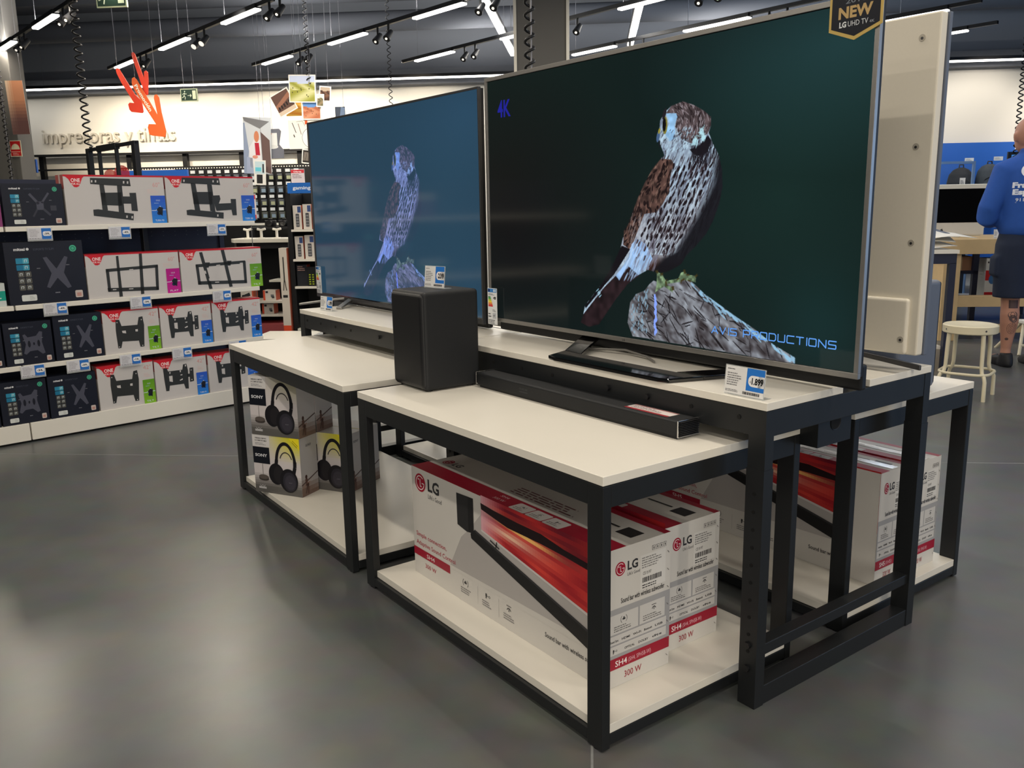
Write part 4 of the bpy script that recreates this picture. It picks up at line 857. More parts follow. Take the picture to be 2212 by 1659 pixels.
ART = {
 'arm60': dict(c=((490, 135), (1292, 150), (530, 538)), s=[[(697, 163), (1012, 175), (1022, 235), (840, 225), (700, 212)], [(770, 215), (805, 215), (838, 430), (795, 425)], [(910, 225), (950, 230), (972, 455), (925, 445)], [(780, 285), (945, 285), (952, 395), (792, 385)], [(722, 420), (760, 418), (1048, 465), (1046, 520), (726, 470)], [(955, 318), (1015, 320), (1010, 290), (1065, 290), (1082, 445), (1030, 440), (1025, 380), (955, 378)]],
               h=[[(705, 182), (716, 182), (716, 200), (705, 200)], [(735, 182), (746, 182), (746, 200), (735, 200)], [(958, 192), (970, 192), (970, 212), (958, 212)], [(990, 194), (1002, 194), (1002, 214), (990, 214)], [(985, 478), (997, 478), (997, 498), (985, 498)], [(1028, 484), (1040, 484), (1040, 504), (1028, 504)]]),
 'arm60b': dict(c=((1300, 150), (1990, 150), (1333, 530)), s=[[(1428, 163), (1715, 165), (1727, 222), (1425, 208)], [(1495, 205), (1532, 208), (1572, 435), (1530, 430)], [(1622, 215), (1660, 220), (1692, 450), (1650, 440)], [(1510, 280), (1662, 280), (1668, 385), (1520, 380)], [(1466, 430), (1500, 425), (1757, 455), (1757, 507), (1470, 470)], [(1670, 310), (1722, 308), (1730, 340), (1718, 378), (1815, 375), (1812, 340), (1855, 340), (1865, 480), (1830, 480), (1820, 432), (1700, 440), (1685, 395)]],
               h=[[(1440, 180), (1450, 180), (1450, 198), (1440, 198)], [(1665, 182), (1675, 182), (1675, 200), (1665, 200)], [(1700, 184), (1710, 184), (1710, 202), (1700, 202)], [(1705, 470), (1715, 470), (1715, 488), (1705, 488)]]),
 'flat60': dict(c=((655, 762), (1410, 740), (700, 1120)), s=[[(820, 880), (1243, 855), (1245, 880), (822, 905)], [(838, 1035), (1256, 1040), (1258, 1070), (845, 1066)], [(820, 885), (845, 885), (868, 1062), (845, 1062)], [(1220, 860), (1245, 860), (1260, 1068), (1236, 1066)], [(898, 778), (917, 776), (962, 1108), (935, 1110)], [(1082, 762), (1107, 760), (1137, 1095), (1110, 1098)]], h=[[(1008, 888), (1040, 886), (1040, 893), (1008, 895)], [(1195, 884), (1220, 882), (1220, 889), (1195, 891)], [(1010, 1046), (1045, 1046), (1045, 1053), (1010, 1053)], [(880, 1046), (908, 1046), (908, 1053), (880, 1053)]]),
 'tilt60': dict(c=((1415, 738), (2062, 715), (1440, 1072)), s=[[(1538, 852), (1933, 828), (1936, 852), (1540, 876)], [(1555, 990), (1948, 995), (1950, 1022), (1558, 1018)], [(1538, 855), (1560, 855), (1580, 1016), (1558, 1016)], [(1915, 832), (1938, 832), (1952, 1020), (1930, 1018)], [(1566, 755), (1590, 752), (1670, 1055), (1645, 1058)], [(1736, 738), (1762, 736), (1832, 1045), (1806, 1048)], [(1612, 838), (1650, 838), (1640, 880), (1618, 880)], [(1785, 828), (1822, 828), (1815, 868), (1792, 868)]], h=[[(1700, 860), (1730, 858), (1730, 865), (1700, 867)], [(1890, 848), (1915, 846), (1915, 853), (1890, 855)], [(1690, 1000), (1722, 1000), (1722, 1007), (1690, 1007)], [(1605, 905), (1616, 905), (1622, 930), (1611, 930)], [(1640, 970), (1650, 970), (1655, 990), (1645, 990)]]),
 'green42': dict(c=((130, 205), (1155, 130), (245, 1010)), s=[[(385, 365), (450, 360), (500, 480), (790, 465), (805, 320), (875, 305), (915, 470), (940, 880), (870, 885), (830, 765), (530, 770), (515, 890), (460, 895), (400, 560)]], h=[[(510, 570), (580, 565), (590, 620), (525, 610)], [(755, 550), (800, 545), (805, 590), (760, 590)], [(405, 405), (422, 403), (424, 420), (408, 422)], [(848, 360), (866, 358), (868, 376), (850, 378)], [(468, 862), (485, 860), (487, 876), (470, 878)], [(897, 852), (915, 850), (917, 866), (899, 868)]]),
 'arm42': dict(c=((1165, 110), (2100, 40), (1270, 880)), s=[[(1335, 270), (1400, 265), (1430, 330), (1685, 315), (1695, 215), (1755, 205), (1790, 330), (1825, 685), (1765, 680), (1730, 585), (1475, 600), (1470, 700), (1415, 700), (1370, 480)], [(1815, 290), (1885, 285), (1915, 545), (1840, 560)], [(1780, 400), (1835, 400), (1835, 460), (1785, 460)]], h=[[(1450, 420), (1510, 415), (1525, 535), (1465, 520)], [(1655, 405), (1690, 402), (1692, 420), (1657, 423)], [(1645, 510), (1700, 480), (1705, 505), (1660, 522)], [(1450, 345), (1475, 343), (1470, 380), (1458, 380)], [(1635, 325), (1662, 323), (1658, 362), (1645, 362)], [(1725, 225), (1750, 223), (1745, 260), (1732, 260)], [(1838, 325), (1858, 323), (1858, 340), (1840, 342)], [(1862, 510), (1882, 508), (1882, 525), (1864, 527)]])}
PANEL = {'blue': ((44, 84, 190), (40, 130, 214)), 'green': ((92, 148, 30), (128, 182, 44)), 'magenta': ((176, 20, 130), (190, 30, 140))}
def bracket_box(g0, g1, z0, h, art, pan, inch, kind_word, label, dp=.12, yoff=.012):
    W = g1-g0-.004; H = h; b = MB(); b.box((0, 0, 0), (W, dp, H), M_PRINT, LGREY); f = front(b, 0, 0, 0)
    f.rect(0, H*.965, W, H*.035, (190, 30, 44), 1)
    bl = [(0, H*.975)]; x0, x1 = W*.0, W*(.20 if inch == 60 else .36); dpz = H*(.22 if inch == 60 else .235)
    q = [(0, 0), (.12, -.06), (.25, -.28), (.36, -.7), (.48, -.97), (.6, -1), (.72, -.9), (.82, -.55), (.9, -.18), (1, 0)]
    f.poly([(x0+(x1-x0)*a, H*.97+c*dpz) for a, c in q], (200, 26, 40), 2)
    cx_ = x0+(x1-x0)*.57; s_ = dpz
    f.text('ONE', cx_, H*.97-s_*.52, s_*.34, (236, 214, 212), 3, (x1-x0)*.44, 'C', .03); f.text('FOR ALL', cx_, H*.97-s_*.78, s_*.19, (236, 214, 212), 3, (x1-x0)*.42, 'C', .02)
    A = ART[art]; F = art_map(*A['c'], W, H)
    for p in A['s']: f.poly([F(x) for x in p], BK, 4)
    for p in A['h']: f.poly([F(x) for x in p], LGREY, 5)
    f.text('%d"' % inch, W*(.955 if inch == 60 else .96), H*(.76 if inch == 60 else .80), H*.1, (206, 150, 146), 2, W*(.075 if inch == 60 else .14), 'R'); f.fine(W*.82, H*.62, W*.13, H*.1, 3, (210, 186, 182), 2)
    pw = W*(.155 if inch == 60 else .215); px = W-pw; ph = H*(.58 if inch == 60 else .56); c0, c1 = PANEL[pan]
    f.ras(px, 0, pw, ph, 3, 8, lambda u, v: mixc(c1, c0, v), 6)
    f.text('SOLID', px+pw/2, ph*.80, ph*.055, (196, 206, 226), 7, pw*.28, 'C'); f.fine(px+pw*.22, ph*.70, pw*.5, ph*.05, 1, (150, 176, 214), 7)
    f.pl([(px, ph*.46), (px+pw*.3, ph*.46), (px+pw*.62, ph*.62), (px+pw*.7, ph*.48), (px+pw, ph*.48)], ph*.022, (206, 222, 240), 7)
    f.poly([(px+pw*.35, ph*.5), (px+pw*.5, ph*.34), (px+pw*.72, ph*.26), (px+pw*.8, ph*.56), (px+pw*.55, ph*.6)], (26, 28, 34), 8); f.ell(px+pw*.5, ph*.36, pw*.14, ph*.07, (30, 40, 70), 8, 12)
    f.text(kind_word, px+pw/2, ph*.06, ph*.075, (214, 220, 236), 7, pw*.6, 'C')
    tp = topf(b, 0, 0, H); tp.rect(0, 0, W, dp, (176, 30, 42), 1)
    for sx in (0,):
        l = Face(b, (0, dp, 0), (0, -1, 0), (0, 0, 1)); l.rect(0, 0, dp, H, (206, 200, 196), 1); l.rect(0, H*.72, dp, H*.28, (176, 96, 92), 2); l.rect(dp*.42, H*.72, dp*.2, H*.28, (206, 190, 184), 3)
    return tag(b.build('bracket_box', loc=GP(g0+.002, yoff, z0+.0005), rz=GA), label, 'box')
def tile(f, x, y, s_, c, k=3):
    f.rect(x, y, s_, s_, c, k, s_*.15); f.pl([(x+s_*.3, y+s_*.25), (x+s_*.3, y+s_*.7), (x+s_*.7, y+s_*.7), (x+s_*.6, y+s_*.3)], s_*.09, (206, 216, 220), k+1)
def dark_box(g0, g1, z0, h, art, label, dp=.13, yoff=.012):
    W = g1-g0-.004; H = h; b = MB(); b.box((0, 0, 0), (W, dp, H), M_PRINT, (22, 26, 40)); f = front(b, 0, 0, 0)
    f.text('mitsai', W*.12, H*.865, H*.045, (206, 208, 212), 2, W*.14, bold=.04); f.ell(W*.29, H*.885, H*.022, H*.022, (206, 208, 212), 2, 10); f.text('SOPORTE TV SLIM', W*.36, H*.86, H*.035, (74, 80, 96), 2, W*.26)
    f.ell(W*.87, H*.87, H*.055, H*.055, (70, 172, 138), 2, 20); f.arc(W*.87, H*.87, H*.03, H*.01, 0, 360, (30, 90, 80), 3, 14)
    s_ = H*.09
    f.rect(W*.13, H*.655, s_*2.1, s_, (44, 132, 166), 2, s_*.1); tile(f, W*.13+s_*1.1, H*.655, s_, (78, 164, 186)); f.rect(W*.13, H*.55, s_*2.1, s_, (30, 112, 148), 2, s_*.1); tile(f, W*.13+s_*1.1, H*.55, s_, (62, 146, 172))
    for r_ in range(3):
        for c_ in range(2): tile(f, W*.14+c_*s_*1.15, H*(.44-r_*.105), s_, (84, 84, 80))
    G = (74, 76, 90)
    if art == 'x':
        f.poly([(W*.47, H*.74), (W*.52, H*.75), (W*.63, H*.55), (W*.75, H*.75), (W*.79, H*.73), (W*.72, H*.48), (W*.80, H*.24), (W*.75, H*.22), (W*.63, H*.40), (W*.52, H*.24), (W*.48, H*.26), (W*.56, H*.48)], G, 3)
    elif art == 'plate':
        f.poly([(W*.38, H*.70), (W*.43, H*.72), (W*.48, H*.64), (W*.66, H*.66), (W*.74, H*.76), (W*.80, H*.74), (W*.77, H*.5), (W*.82, H*.24), (W*.76, H*.22), (W*.66, H*.32), (W*.5, H*.31), (W*.42, H*.24), (W*.37, H*.27), (W*.43, H*.48)], G, 3)
        for x in (.5, .7): f.ell(W*x, H*.48, W*.03, H*.08, (24, 26, 38), 4, 14)
        f.ell(W*.6, H*.48, W*.02, H*.035, (24, 26, 38), 4, 12)
    else:
        f.line(W*.44, H*.76, W*.58, H*.52, W*.045, G, 3); f.line(W*.76, H*.78, W*.63, H*.54, W*.035, G, 3); f.rect(W*.54, H*.38, W*.12, H*.2, G, 3, W*.02)
        f.line(W*.55, H*.40, W*.47, H*.22, W*.03, (52, 54, 66), 3); f.line(W*.65, H*.40, W*.76, H*.25, W*.04, (58, 60, 72), 3); f.rect(W*.77, H*.36, W*.1, H*.12, (58, 60, 70), 3)
    f.fine(W*.38, H*.555, W*.07, H*.03, 1, (120, 122, 132), 3); f.fine(W*.76, H*.59, W*.07, H*.03, 1, (120, 122, 132), 3); f.fine(W*.58, H*.14, W*.1, H*.04, 1, (120, 122, 132), 3)
    f.rect(W*.15, H*.055, W*.19, H*.1, (206, 210, 208), 2, H*.02); f.fine(W*.25, H*.07, W*.07, H*.07, 3, (160, 164, 162), 3)
    f.rect(W*.84, H*.055, W*.1, H*.12, (196, 184, 178), 2, H*.02); f.rect(W*.86, H*.075, W*.06, H*.06, (186, 140, 130), 3)
    return tag(b.build('bracket_box', loc=GP(g0+.002, yoff, z0+.0005), rz=GA), label, 'box')
Z1, Z2, Z3, Z0 = 1.145, .738, .419, .106
dark_box(.165, .461, Z1, .218, 'arm', 'black bracket box with cyan icons on the top shelf')
bracket_box(.468, 1.012, Z1, .266, 'arm60', 'blue', 60, 'TURN 90', 'white bracket box with red corner and blue panel, first on the top shelf')
bracket_box(1.017, 1.572, Z1, .266, 'arm60b', 'blue', 60, 'TURN 180', 'white bracket box with red corner at the right end of the top shelf')
dark_box(.140, .530, Z2, .326, 'x', 'large black bracket box with cyan icons on the second shelf')
bracket_box(.533, 1.058, Z2, .246, 'flat60', 'magenta', 60, 'FLAT', 'white bracket box with a magenta panel on the second shelf')
bracket_box(1.063, 1.590, Z2, .244, 'tilt60', 'green', 60, 'TILT', 'white bracket box with a green panel at the right end of the second shelf')
dark_box(.088, .324, Z3, .228, 'plate', 'black bracket box picturing a wide plate, left on the third shelf')
dark_box(.331, .585, Z3, .246, 'x', 'black bracket box picturing an X mount, beside the green panel box on the third shelf')
bracket_box(.588, .908, Z3, .246, 'green42', 'green', 42, 'TILT', 'small white bracket box with a green panel on the third shelf')
bracket_box(.912, 1.229, Z3, .246, 'arm42', 'blue', 42, 'TURN 90', 'small white bracket box with a blue panel in the middle of the third shelf')
bracket_box(1.234, 1.560, Z3, .246, 'arm42', 'blue', 42, 'TURN 180', 'small white bracket box with a blue panel at the right end of the third shelf')
dark_box(.032, .263, Z0, .232, 'plate', 'black bracket box picturing a wide plate, left on the bottom shelf')
dark_box(.268, .521, Z0, .232, 'x', 'black bracket box picturing an X mount on the bottom shelf')
bracket_box(.527, .846, Z0, .252, 'green42', 'green', 42, 'TILT', 'small white bracket box with a green panel on the bottom shelf')
bracket_box(.850, 1.171, Z0, .246, 'arm42', 'blue', 42, 'TURN 90', 'small white bracket box with a blue panel in the middle of the bottom shelf')
bracket_box(1.178, 1.512, Z0, .243, 'arm42', 'blue', 42, 'TURN 180', 'small white bracket box partly hidden behind the low table leg')
dark_box(-.15, .082, Z3, .22, 'plate', 'black bracket box at the left edge of the photo on the third shelf')
dark_box(-.205, .026, Z0, .22, 'x', 'black bracket box at the left edge of the photo on the bottom shelf')
b = MB(); b.box((0, 0, 0), (.2, .1, .12), M_PRINT, (190, 198, 196)); f = front(b, 0, 0, 0); f.rect(0, .03, .2, .05, (24, 150, 132), 1); f.fine(.12, .035, .07, .03, 2, (230, 236, 234), 2)
tag(b.build('accessory_box', loc=GP(-.075, .012, Z2+.0005), rz=GA), 'small white and teal box at the left edge of the second shelf', 'box')
b = MB(); b.box((0, 0, 0), (.16, .1, .16), M_PRINT, (130, 60, 110)); f = front(b, 0, 0, 0); f.rect(0, .11, .16, .05, (204, 196, 190), 1)
tag(b.build('accessory_box', loc=GP(-.005, .012, Z1+.0005), rz=GA), 'small purple box beside the black bracket box on the top shelf', 'box')
TG = [(.262, 1.075, '39', 'first from the left, under the top shelf black box'), (.673, 1.070, '49', 'hanging below the top shelf in its middle'), (1.244, 1.070, '59', 'hanging below the right end of the top shelf'),
      (.294, .676, '49', 'hanging from the second shelf under the large black box'), (.749, .672, '34', 'hanging from the second shelf under the magenta panel box'), (1.243, .668, '39', 'hanging from the second shelf under its right-hand box'),
      (.146, .356, '34', 'hanging from the third shelf, furthest left'), (.374, .354, '39', 'hanging from the third shelf under the X mount box'), (.658, .349, '16', 'hanging from the third shelf under the green panel box'),
      (.962, .349, '39', 'hanging from the third shelf under its middle box'), (1.32, .35, '39', 'hanging from the third shelf, furthest right')]
for i, (g, z, pr, where) in enumerate(TG):
    b = MB(); W, H = .115, .060; b.box((0, 0, 0), (W, .001, H), M_PAPER, (206, 206, 212)); b.box((-.004, .001, -.008), (W+.004, .0018, H+.002), M_ACRYL); f = Face(b, (0, 0, 0), (1, 0, 0), (0, 0, 1), M_PAPER)
    f.rect(W*.57, .002, W*.41, H-.004, (46, 110, 190)); f.rect(W*.62, H*.3, W*.36, H*.4, (224, 226, 230), 2, H*.15); f.text('-'+pr+',', W*.66, H*.42, H*.16, (30, 30, 36), 3, W*.26, bold=.03)
    f.fine(.008, .012, W*.46, H*.7, 6, (160, 158, 164)); f.fine(.003, .002, W*.9, .007, 1, (110, 110, 116), seed=i+3)
    tag(b.build('price_label', loc=GP(g, -.006, z), rz=GA), 'small white and blue price label '+where, 'price label', 'price labels on the bracket shelves')

# ------------------------------------------------------------------ ceiling lamps
def spot_head(b, x, z, aim):
    b.tube([(x, 0, z+.03), (x, 0, z-.05)], .012, M_DARKP, 8); b.tube([(x, 0, z-.04), (x+aim*.05, -.05, z-.12)], .045, M_DARKP, 16)
def track(x0, y0, s, segs, label, heads=True, name_i=0):
    a = math.atan(s); t = thing('lighting_track', (x0, y0, 3.0), a, label, 'ceiling lamp')
    L = (max(b_ for _, b_ in segs)-x0)
    b = MB(); b.box((-.3, -.018, .0), (L+.3, .018, .035), M_DARKP); b.build('rail', t)
    for i, (p, q) in enumerate(segs):
        b = MB(); b.box((p-x0, -.035, -.008), (q-x0, .035, .03), M_DARKP); g = b.build('lamp_housing', t)
        b = MB(); b.box((p-x0+.004, -.031, -.028), (q-x0-.004, .031, -.006), M_LAMP); b.build('diffuser', g, bevel=.008)
        b = MB(); b.tube([(p-x0+.05, 0, .03), (p-x0+.05, 0, .86)], .003, M_WIRE, 6); b.build('suspension_wire', t)
        if heads and i < 3:
            for dx in (.22, .42):
                b = MB(); x = q-x0+dx; b.tube([(x, 0, 0), (x, 0, -.07)], .012, M_DARKP, 8); b.tube([(x, .03, -.06), (x+.03, -.05, -.14)], [.024, .036], M_DARKP, 16)
                h = b.build('spot_head', t); b = MB(); b.tube([(x+.0305, -.0515, -.1415), (x+.032, -.055, -.145)], (.028 if (name_i in (1,) and i == 1) else .012), M_LAMPDIM, 16); b.build('lens', h)
M_LAMPDIM = mat('spot_lens', (250, 245, 235), .3, noise=.01, emit=(255, 246, 230), estr=.9)
for i, (x0, y0, s, segs, c, lab) in enumerate(TRACKS): track(x0, y0, s, segs, lab, i < 5, i)
def strip(name, v0, d0, v1, d1, z, w_, label):
    A = BP(v0, d0); B = BP(v1, d1); dr = B-A; L = dr.length; t = thing(name, (A.x, A.y, z), math.atan2(dr.y, dr.x), label, 'ceiling lamp')
    b = MB(); b.box((0, -w_/2-.01, 0), (L, w_/2+.01, .04), M_DARKP); b.build('lamp_housing', t)
    b = MB(); b.box((.004, -w_/2, -.02), (L-.004, w_/2, .002), M_LAMP); b.build('diffuser', t)
    for x in (.3, L*.5, L-.3): b = MB(); b.tube([(x, 0, .04), (x, 0, 4.2-z)], .003, M_WIRE, 6); b.build('suspension_wire', t)
strip('strip_lamp', -8.16, 12.45, 6.4, 12.45, 2.985, .055, 'long straight line of light hanging in front of the back wall')
strip('strip_lamp', -9.6, 12.45, -8.33, 12.45, 2.985, .045, 'short line of light left of the grey column near the back wall')
strip('strip_lamp', -1.0, 7.5, -1.0, 11.7, 3.12, .07, 'bright strip lamp slanting down to the white square column')
strip('strip_lamp', .465, 7.5, .465, 11.25, 3.12, .07, 'bright strip lamp crossing the tube lamps above the large television')

# ------------------------------------------------------------------ hanging coiled cables
def coil(name, loc, z0, z1, R, pitch, r, label, straight=True):
    t = thing(name, loc, 0, label, 'cable'); n = int((z1-z0)/pitch*10)
    b = MB(); b.tube([(R*math.cos(i*2*PI/10), R*math.sin(i*2*PI/10), z0+(z1-z0)*i/n) for i in range(n+1)], r, M_CORD, 5); b.build('coil', t)
    if straight: b = MB(); b.tube([(R*.6, 0, z0-.02), (R*.6, 0, z1)], r*.6, M_WIRE, 6); b.build('steel_cord', t)
    return t
coil('coiled_cable', BP(-.44, 6.5), 1.85, 4.18, .032, .088, .011, 'thick coiled black cable hanging in front of the square column')
coil('coiled_cable', (-5.05, .075, 0), 1.625, 4.15, .022, .052, .006, 'coiled cable dropping to the black frame on the shelving unit', False)
coil('coiled_cable', BP(-3.17, 10), 2.6, 4.18, .022, .06, .006, 'coiled cable hanging above the photo prints')
coil('coiled_cable', BP(-2.33, 10.4), 1.9, 4.18, .02, .07, .005, 'thin coiled cable hanging behind the left television', False)
coil('coiled_cable', BP(-6.30, 9.2), 1.5, 4.18, .02, .06, .006, 'coiled cable at the grey column near the left edge')
coil('coiled_cable', BP(4.5, 10), 1.6, 2.9, .022, .06, .007, 'coiled cable hanging in front of the right-hand wall', False)

# ------------------------------------------------------------------ back wall, left part
def letters(txt, v, d, z, h, w_, m, depth, name, label, cat):
    vs, fs = textpoly(txt, .0); x0 = min(p[0] for p in vs); x1 = max(p[0] for p in vs); sx = w_/(x1-x0); sc = h/.73
    c = bpy.data.curves.new(name, 'FONT'); c.body = txt; c.size = 1; c.extrude = depth/2/1.0; c.resolution_u = 3
    o = bpy.data.objects.new('t', c); me = bpy.data.meshes.new_from_object(o); bpy.data.objects.remove(o)
    me.transform(Matrix.Translation((0, 0, 0)) @ Matrix.Rotation(PI/2, 4, 'X') @ Matrix.Diagonal((sx, sc, 1, 1)) @ Matrix.Translation((-x0, 0, 0)))
    me.materials.clear(); me.materials.append(m); o = bpy.data.objects.new(name, me); COL.objects.link(o)
    o.location = BP(v, d, z); o.rotation_euler = (0, 0, BROT); return tag(o, label, cat)
M_LET = mat('pale_grey_letters', (196, 190, 178), .6, noise=.02)
letters('impresoras y tintas', -8.24, 12.87, 2.26, .22, 2.08, M_LET, .03, 'wall_lettering', 'pale raised lettering reading impresoras y tintas on the back wall', 'lettering')
# running wall rack with posts
t = thing('wall_rack', BP(-8.3, 12.9), BROT, 'dark wall rack of rails and posts running under the lettering', 'rack')
b = MB(); b.box((-.05, -.16, 2.06), (5.1, -.02, 2.09), M_DARKP); b.build('top_rail', t)
b = MB(); b.box((-.05, -.16, 1.85), (5.1, -.12, 1.875), M_DARKP); b.build('middle_rail', t)
for x in (.0, 1.38, 2.25, 3.12, 4.0): b = MB(); b.box((x, -.10, 0), (x+.07, -.03, 2.09), M_DARKP); b.build('post', t)
t = thing('peg_wall', BP(-6.9, 12.5), BROT, 'black perforated display wall hung with rows of small packets', 'display wall')
b = MB(); b.box((0, 0, .95), (3.6, .02, 1.85), M_DARKP); b.build('panel', t)
b = MB()
for i in range(90): b.box((i*.04+.01, -.0012, 1.826), (i*.04+.026, 0, 1.84), M_WALL)
p = b.build('edge_perforation', t); p['kind'] = 'stuff'
pk = None; R_ = random.Random(4)
for r_, z in enumerate((1.74, 1.56, 1.38, 1.20)):
    for c_ in range(17):
        v = -6.25+c_*.128; zz = z-(.0 if r_ else 0)
        if (r_ > 0 and v < -5.3) or v < -5.95: continue
        if pk is None or c_ % 4 == 0:
            b = MB(); f = Face(b, (-.045, -.06, -.10), (1, 0, 0), (0, 0, 1)); b.box((-.045, -.06, -.10), (.045, -.05, .0), M_PRINT, R_.choice([(30, 32, 36), (46, 52, 60), (70, 74, 62), (40, 44, 58)]))
            f.rect(.02, .012, .06, .05, R_.choice([(150, 156, 130), (170, 176, 186), (120, 140, 160), (190, 190, 150)]), 1); f.rect(.01, .07, .07, .02, (90, 94, 100), 1)
            b.box((-.035, -.075, .012), (.035, -.073, .055), M_PRINT, (196, 202, 208)); b.tube([(0, 0, .02), (0, -.073, .02)], .003, M_WIRE, 6); nm = b.build('blister_packet')
            nm.rotation_euler = (0, 0, BROT); nm.location = BP(v, 12.5, zz); pk = nm
        else:
            nm = pk.copy(); COL.objects.link(nm); nm.location = BP(v, 12.5, zz)
        tag(nm, 'small hanging packet with a pale price tab on the black peg wall', 'packet', 'hanging packets on the peg wall')
# red-white bags at the left end of the peg wall
for k in range(3):
    b = MB(); b.box((0, -.05, 0), (.22, 0, .16), M_PRINT, (206, 196, 190)); f = front(b, 0, -.05, 0)
    for q in range(7): f.line(.02+q*.03, .02, .05+q*.028, .13, .010, (176, 84, 76) if q % 2 else (226, 214, 206), 1)
    tag(b.build('snack_bag', loc=BP(-6.72+k*.25, 12.44, 1.66), rz=BROT), 'pale packet with red print at the left end of the peg wall, ' + ('leftmost', 'middle', 'rightmost')[k] + ' of three', 'packet')

def poster(name, v, d, z, w_, h, fn, label, cat, tilt=0, yaw=0, wires=True, nx=14, ny=14, frame=(240, 238, 232), fr=.012, th=.006):
    t = thing(name, BP(v, d, z), BROT+yaw, label, cat)
    b = MB(); b.M = Matrix.Rotation(tilt, 4, 'Y'); b.box((0, 0, 0), (w_, th, h), M_PAPER, frame); f = Face(b, (0, 0, 0), (1, 0, 0), (0, 0, 1), M_PAPER, .0008); fn(f, w_, h, fr); b.build('print', t)
    if wires:
        b = MB(); x = w_*.85; b.tube([(x, .003, h*.98), (x, .003, 4.19-z)], .002, M_WIRE, 5); b.build('suspension_wire', t)
    return t
def landscape(sky, mid, low, seed):
    def fn(f, W, H, fr):
        r = random.Random(seed); ph = r.random()*6
        f.ras(fr, fr, W-2*fr, H-2*fr, 16, 16, lambda u, v: sky if v > .72+.05*math.sin(u*7+ph) else (mixc(mid, low, .5+.5*math.sin(u*11+v*17+ph)) if v > .45 else mixc(low, mid, .5+.5*math.sin(u*5-v*9+ph))), 1)
        for k in range(8): f.ell(fr+r.uniform(.1, .9)*(W-2*fr), fr+r.uniform(.15, .6)*(H-2*fr), .02*W, .03*H, mixc(low, (40, 36, 30), .6), 2, 8)
    return fn
def arches(f, W, H, fr):
    f.rect(fr, fr, W-2*fr, H-2*fr, (96, 70, 62), 1); f.poly([(fr, H*.5), (W-fr, H*.82), (W-fr, H*.62), (fr, H*.34)], (150, 104, 84), 2)
    for k in range(5): f.rect(W*.14+k*W*.15, H*.26+k*.02*H, W*.08, H*.16, (40, 34, 34), 3, W*.03)
    f.rect(fr, fr, W-2*fr, H*.16, (206, 186, 164), 2)
poster('photo_print', -3.41, 10.0, 2.405, .31, .30, landscape((196, 206, 232), (206, 204, 150), (150, 150, 60), 1), 'largest hanging photo print, yellow and green landscape under a pale sky', 'photo print', .03)
poster('photo_print', -3.53, 10.02, 2.24, .235, .26, arches, 'tilted brown photo print of arches left of the landscape print', 'photo print', -.47)
poster('photo_print', -3.285, 10.05, 2.22, .22, .20, landscape((110, 160, 226), (214, 150, 116), (190, 110, 76), 3), 'photo print of orange rocks under a blue sky, below the landscape print', 'photo print', .02)
poster('photo_print', -3.085, 10.06, 2.42, .135, .165, landscape((180, 160, 140), (120, 84, 66), (66, 46, 40), 4), 'small dark photo print at the upper right of the hanging group', 'photo print', .1)
poster('photo_print', -3.10, 10.0, 2.35, .09, .14, landscape((214, 214, 206), (96, 96, 66), (150, 130, 100), 5), 'smallest white-framed photo print at the right of the hanging group', 'photo print', .05, wires=False)
poster('photo_print', -3.66, 10.6, 2.32, .19, .155, lambda f, W, H, fr: f.ras(0, 0, W, H, 8, 8, lambda u, v: mixc((236, 150, 54), (250, 196, 90), .5+.5*math.sin(v*14+u*3)), 1), 'orange and yellow photo print behind the arches print', 'photo print', .0)
poster('photo_print', -3.03, 10.5, 2.25, .12, .15, lambda f, W, H, fr: (f.rect(0, 0, W, H, (104, 112, 126), 1), f.poly([(W*.4, 0), (W*.9, 0), (W, H*.9), (W*.6, H)], (150, 170, 200), 2)), 'grey-blue photo print just above the left-hand television', 'photo print', .0)
# cut-out board shaped like a camera
t = thing('camera_cutout', BP(-3.47, 10.08, 1.86), BROT, 'white board cut out as a camera, partly behind the left-hand television', 'sign')
b = MB(); b.box((0, 0, .04), (.46, .008, .36), M_PAPER, (238, 236, 228)); f = Face(b, (0, 0, 0), (1, 0, 0), (0, 0, 1), M_PAPER, .001)
f.ell(.27, .16, .115, .115, (246, 244, 238), 1, 36); f.arc(.27, .16, .112, .004, 0, 360, (60, 58, 60), 2, 40); f.arc(.29, .15, .055, .03, 20, 170, (70, 58, 52), 2, 16); f.pl([(.05, .33), (.09, .22)], .008, (80, 70, 66), 2); f.line(.06, .2, .07, .17, .012, (70, 62, 60), 2)
f.line(.12, .32, .15, .2, .008, (150, 128, 118), 2); f.ell(.245, .29, .008, .014, (110, 90, 80), 2, 10); f.rect(.2, .31, .03, .045, (224, 96, 48), 2); f.pl([(.10, .34), (.17, .35), (.20, .29)], .003, (90, 86, 84), 2)
b.build('board', t); b = MB(); b.tube([(.2, .004, .36), (.2, .004, 2.33)], .002, M_WIRE, 5); b.build('suspension_wire', t)
poster('photo_print', -3.33, 10.05, 1.74, .11, .16, lambda f, W, H, fr: (f.rect(fr, fr, W-2*fr, H-2*fr, (44, 40, 38), 1), [f.line(W*.2+i*W*.12, H*.2, W*.28+i*W*.1, H*.8, .005, (170, 160, 150), 2) for i in range(5)]), 'dark striped photo print hanging beneath the camera cut-out', 'photo print', .12, wires=False)
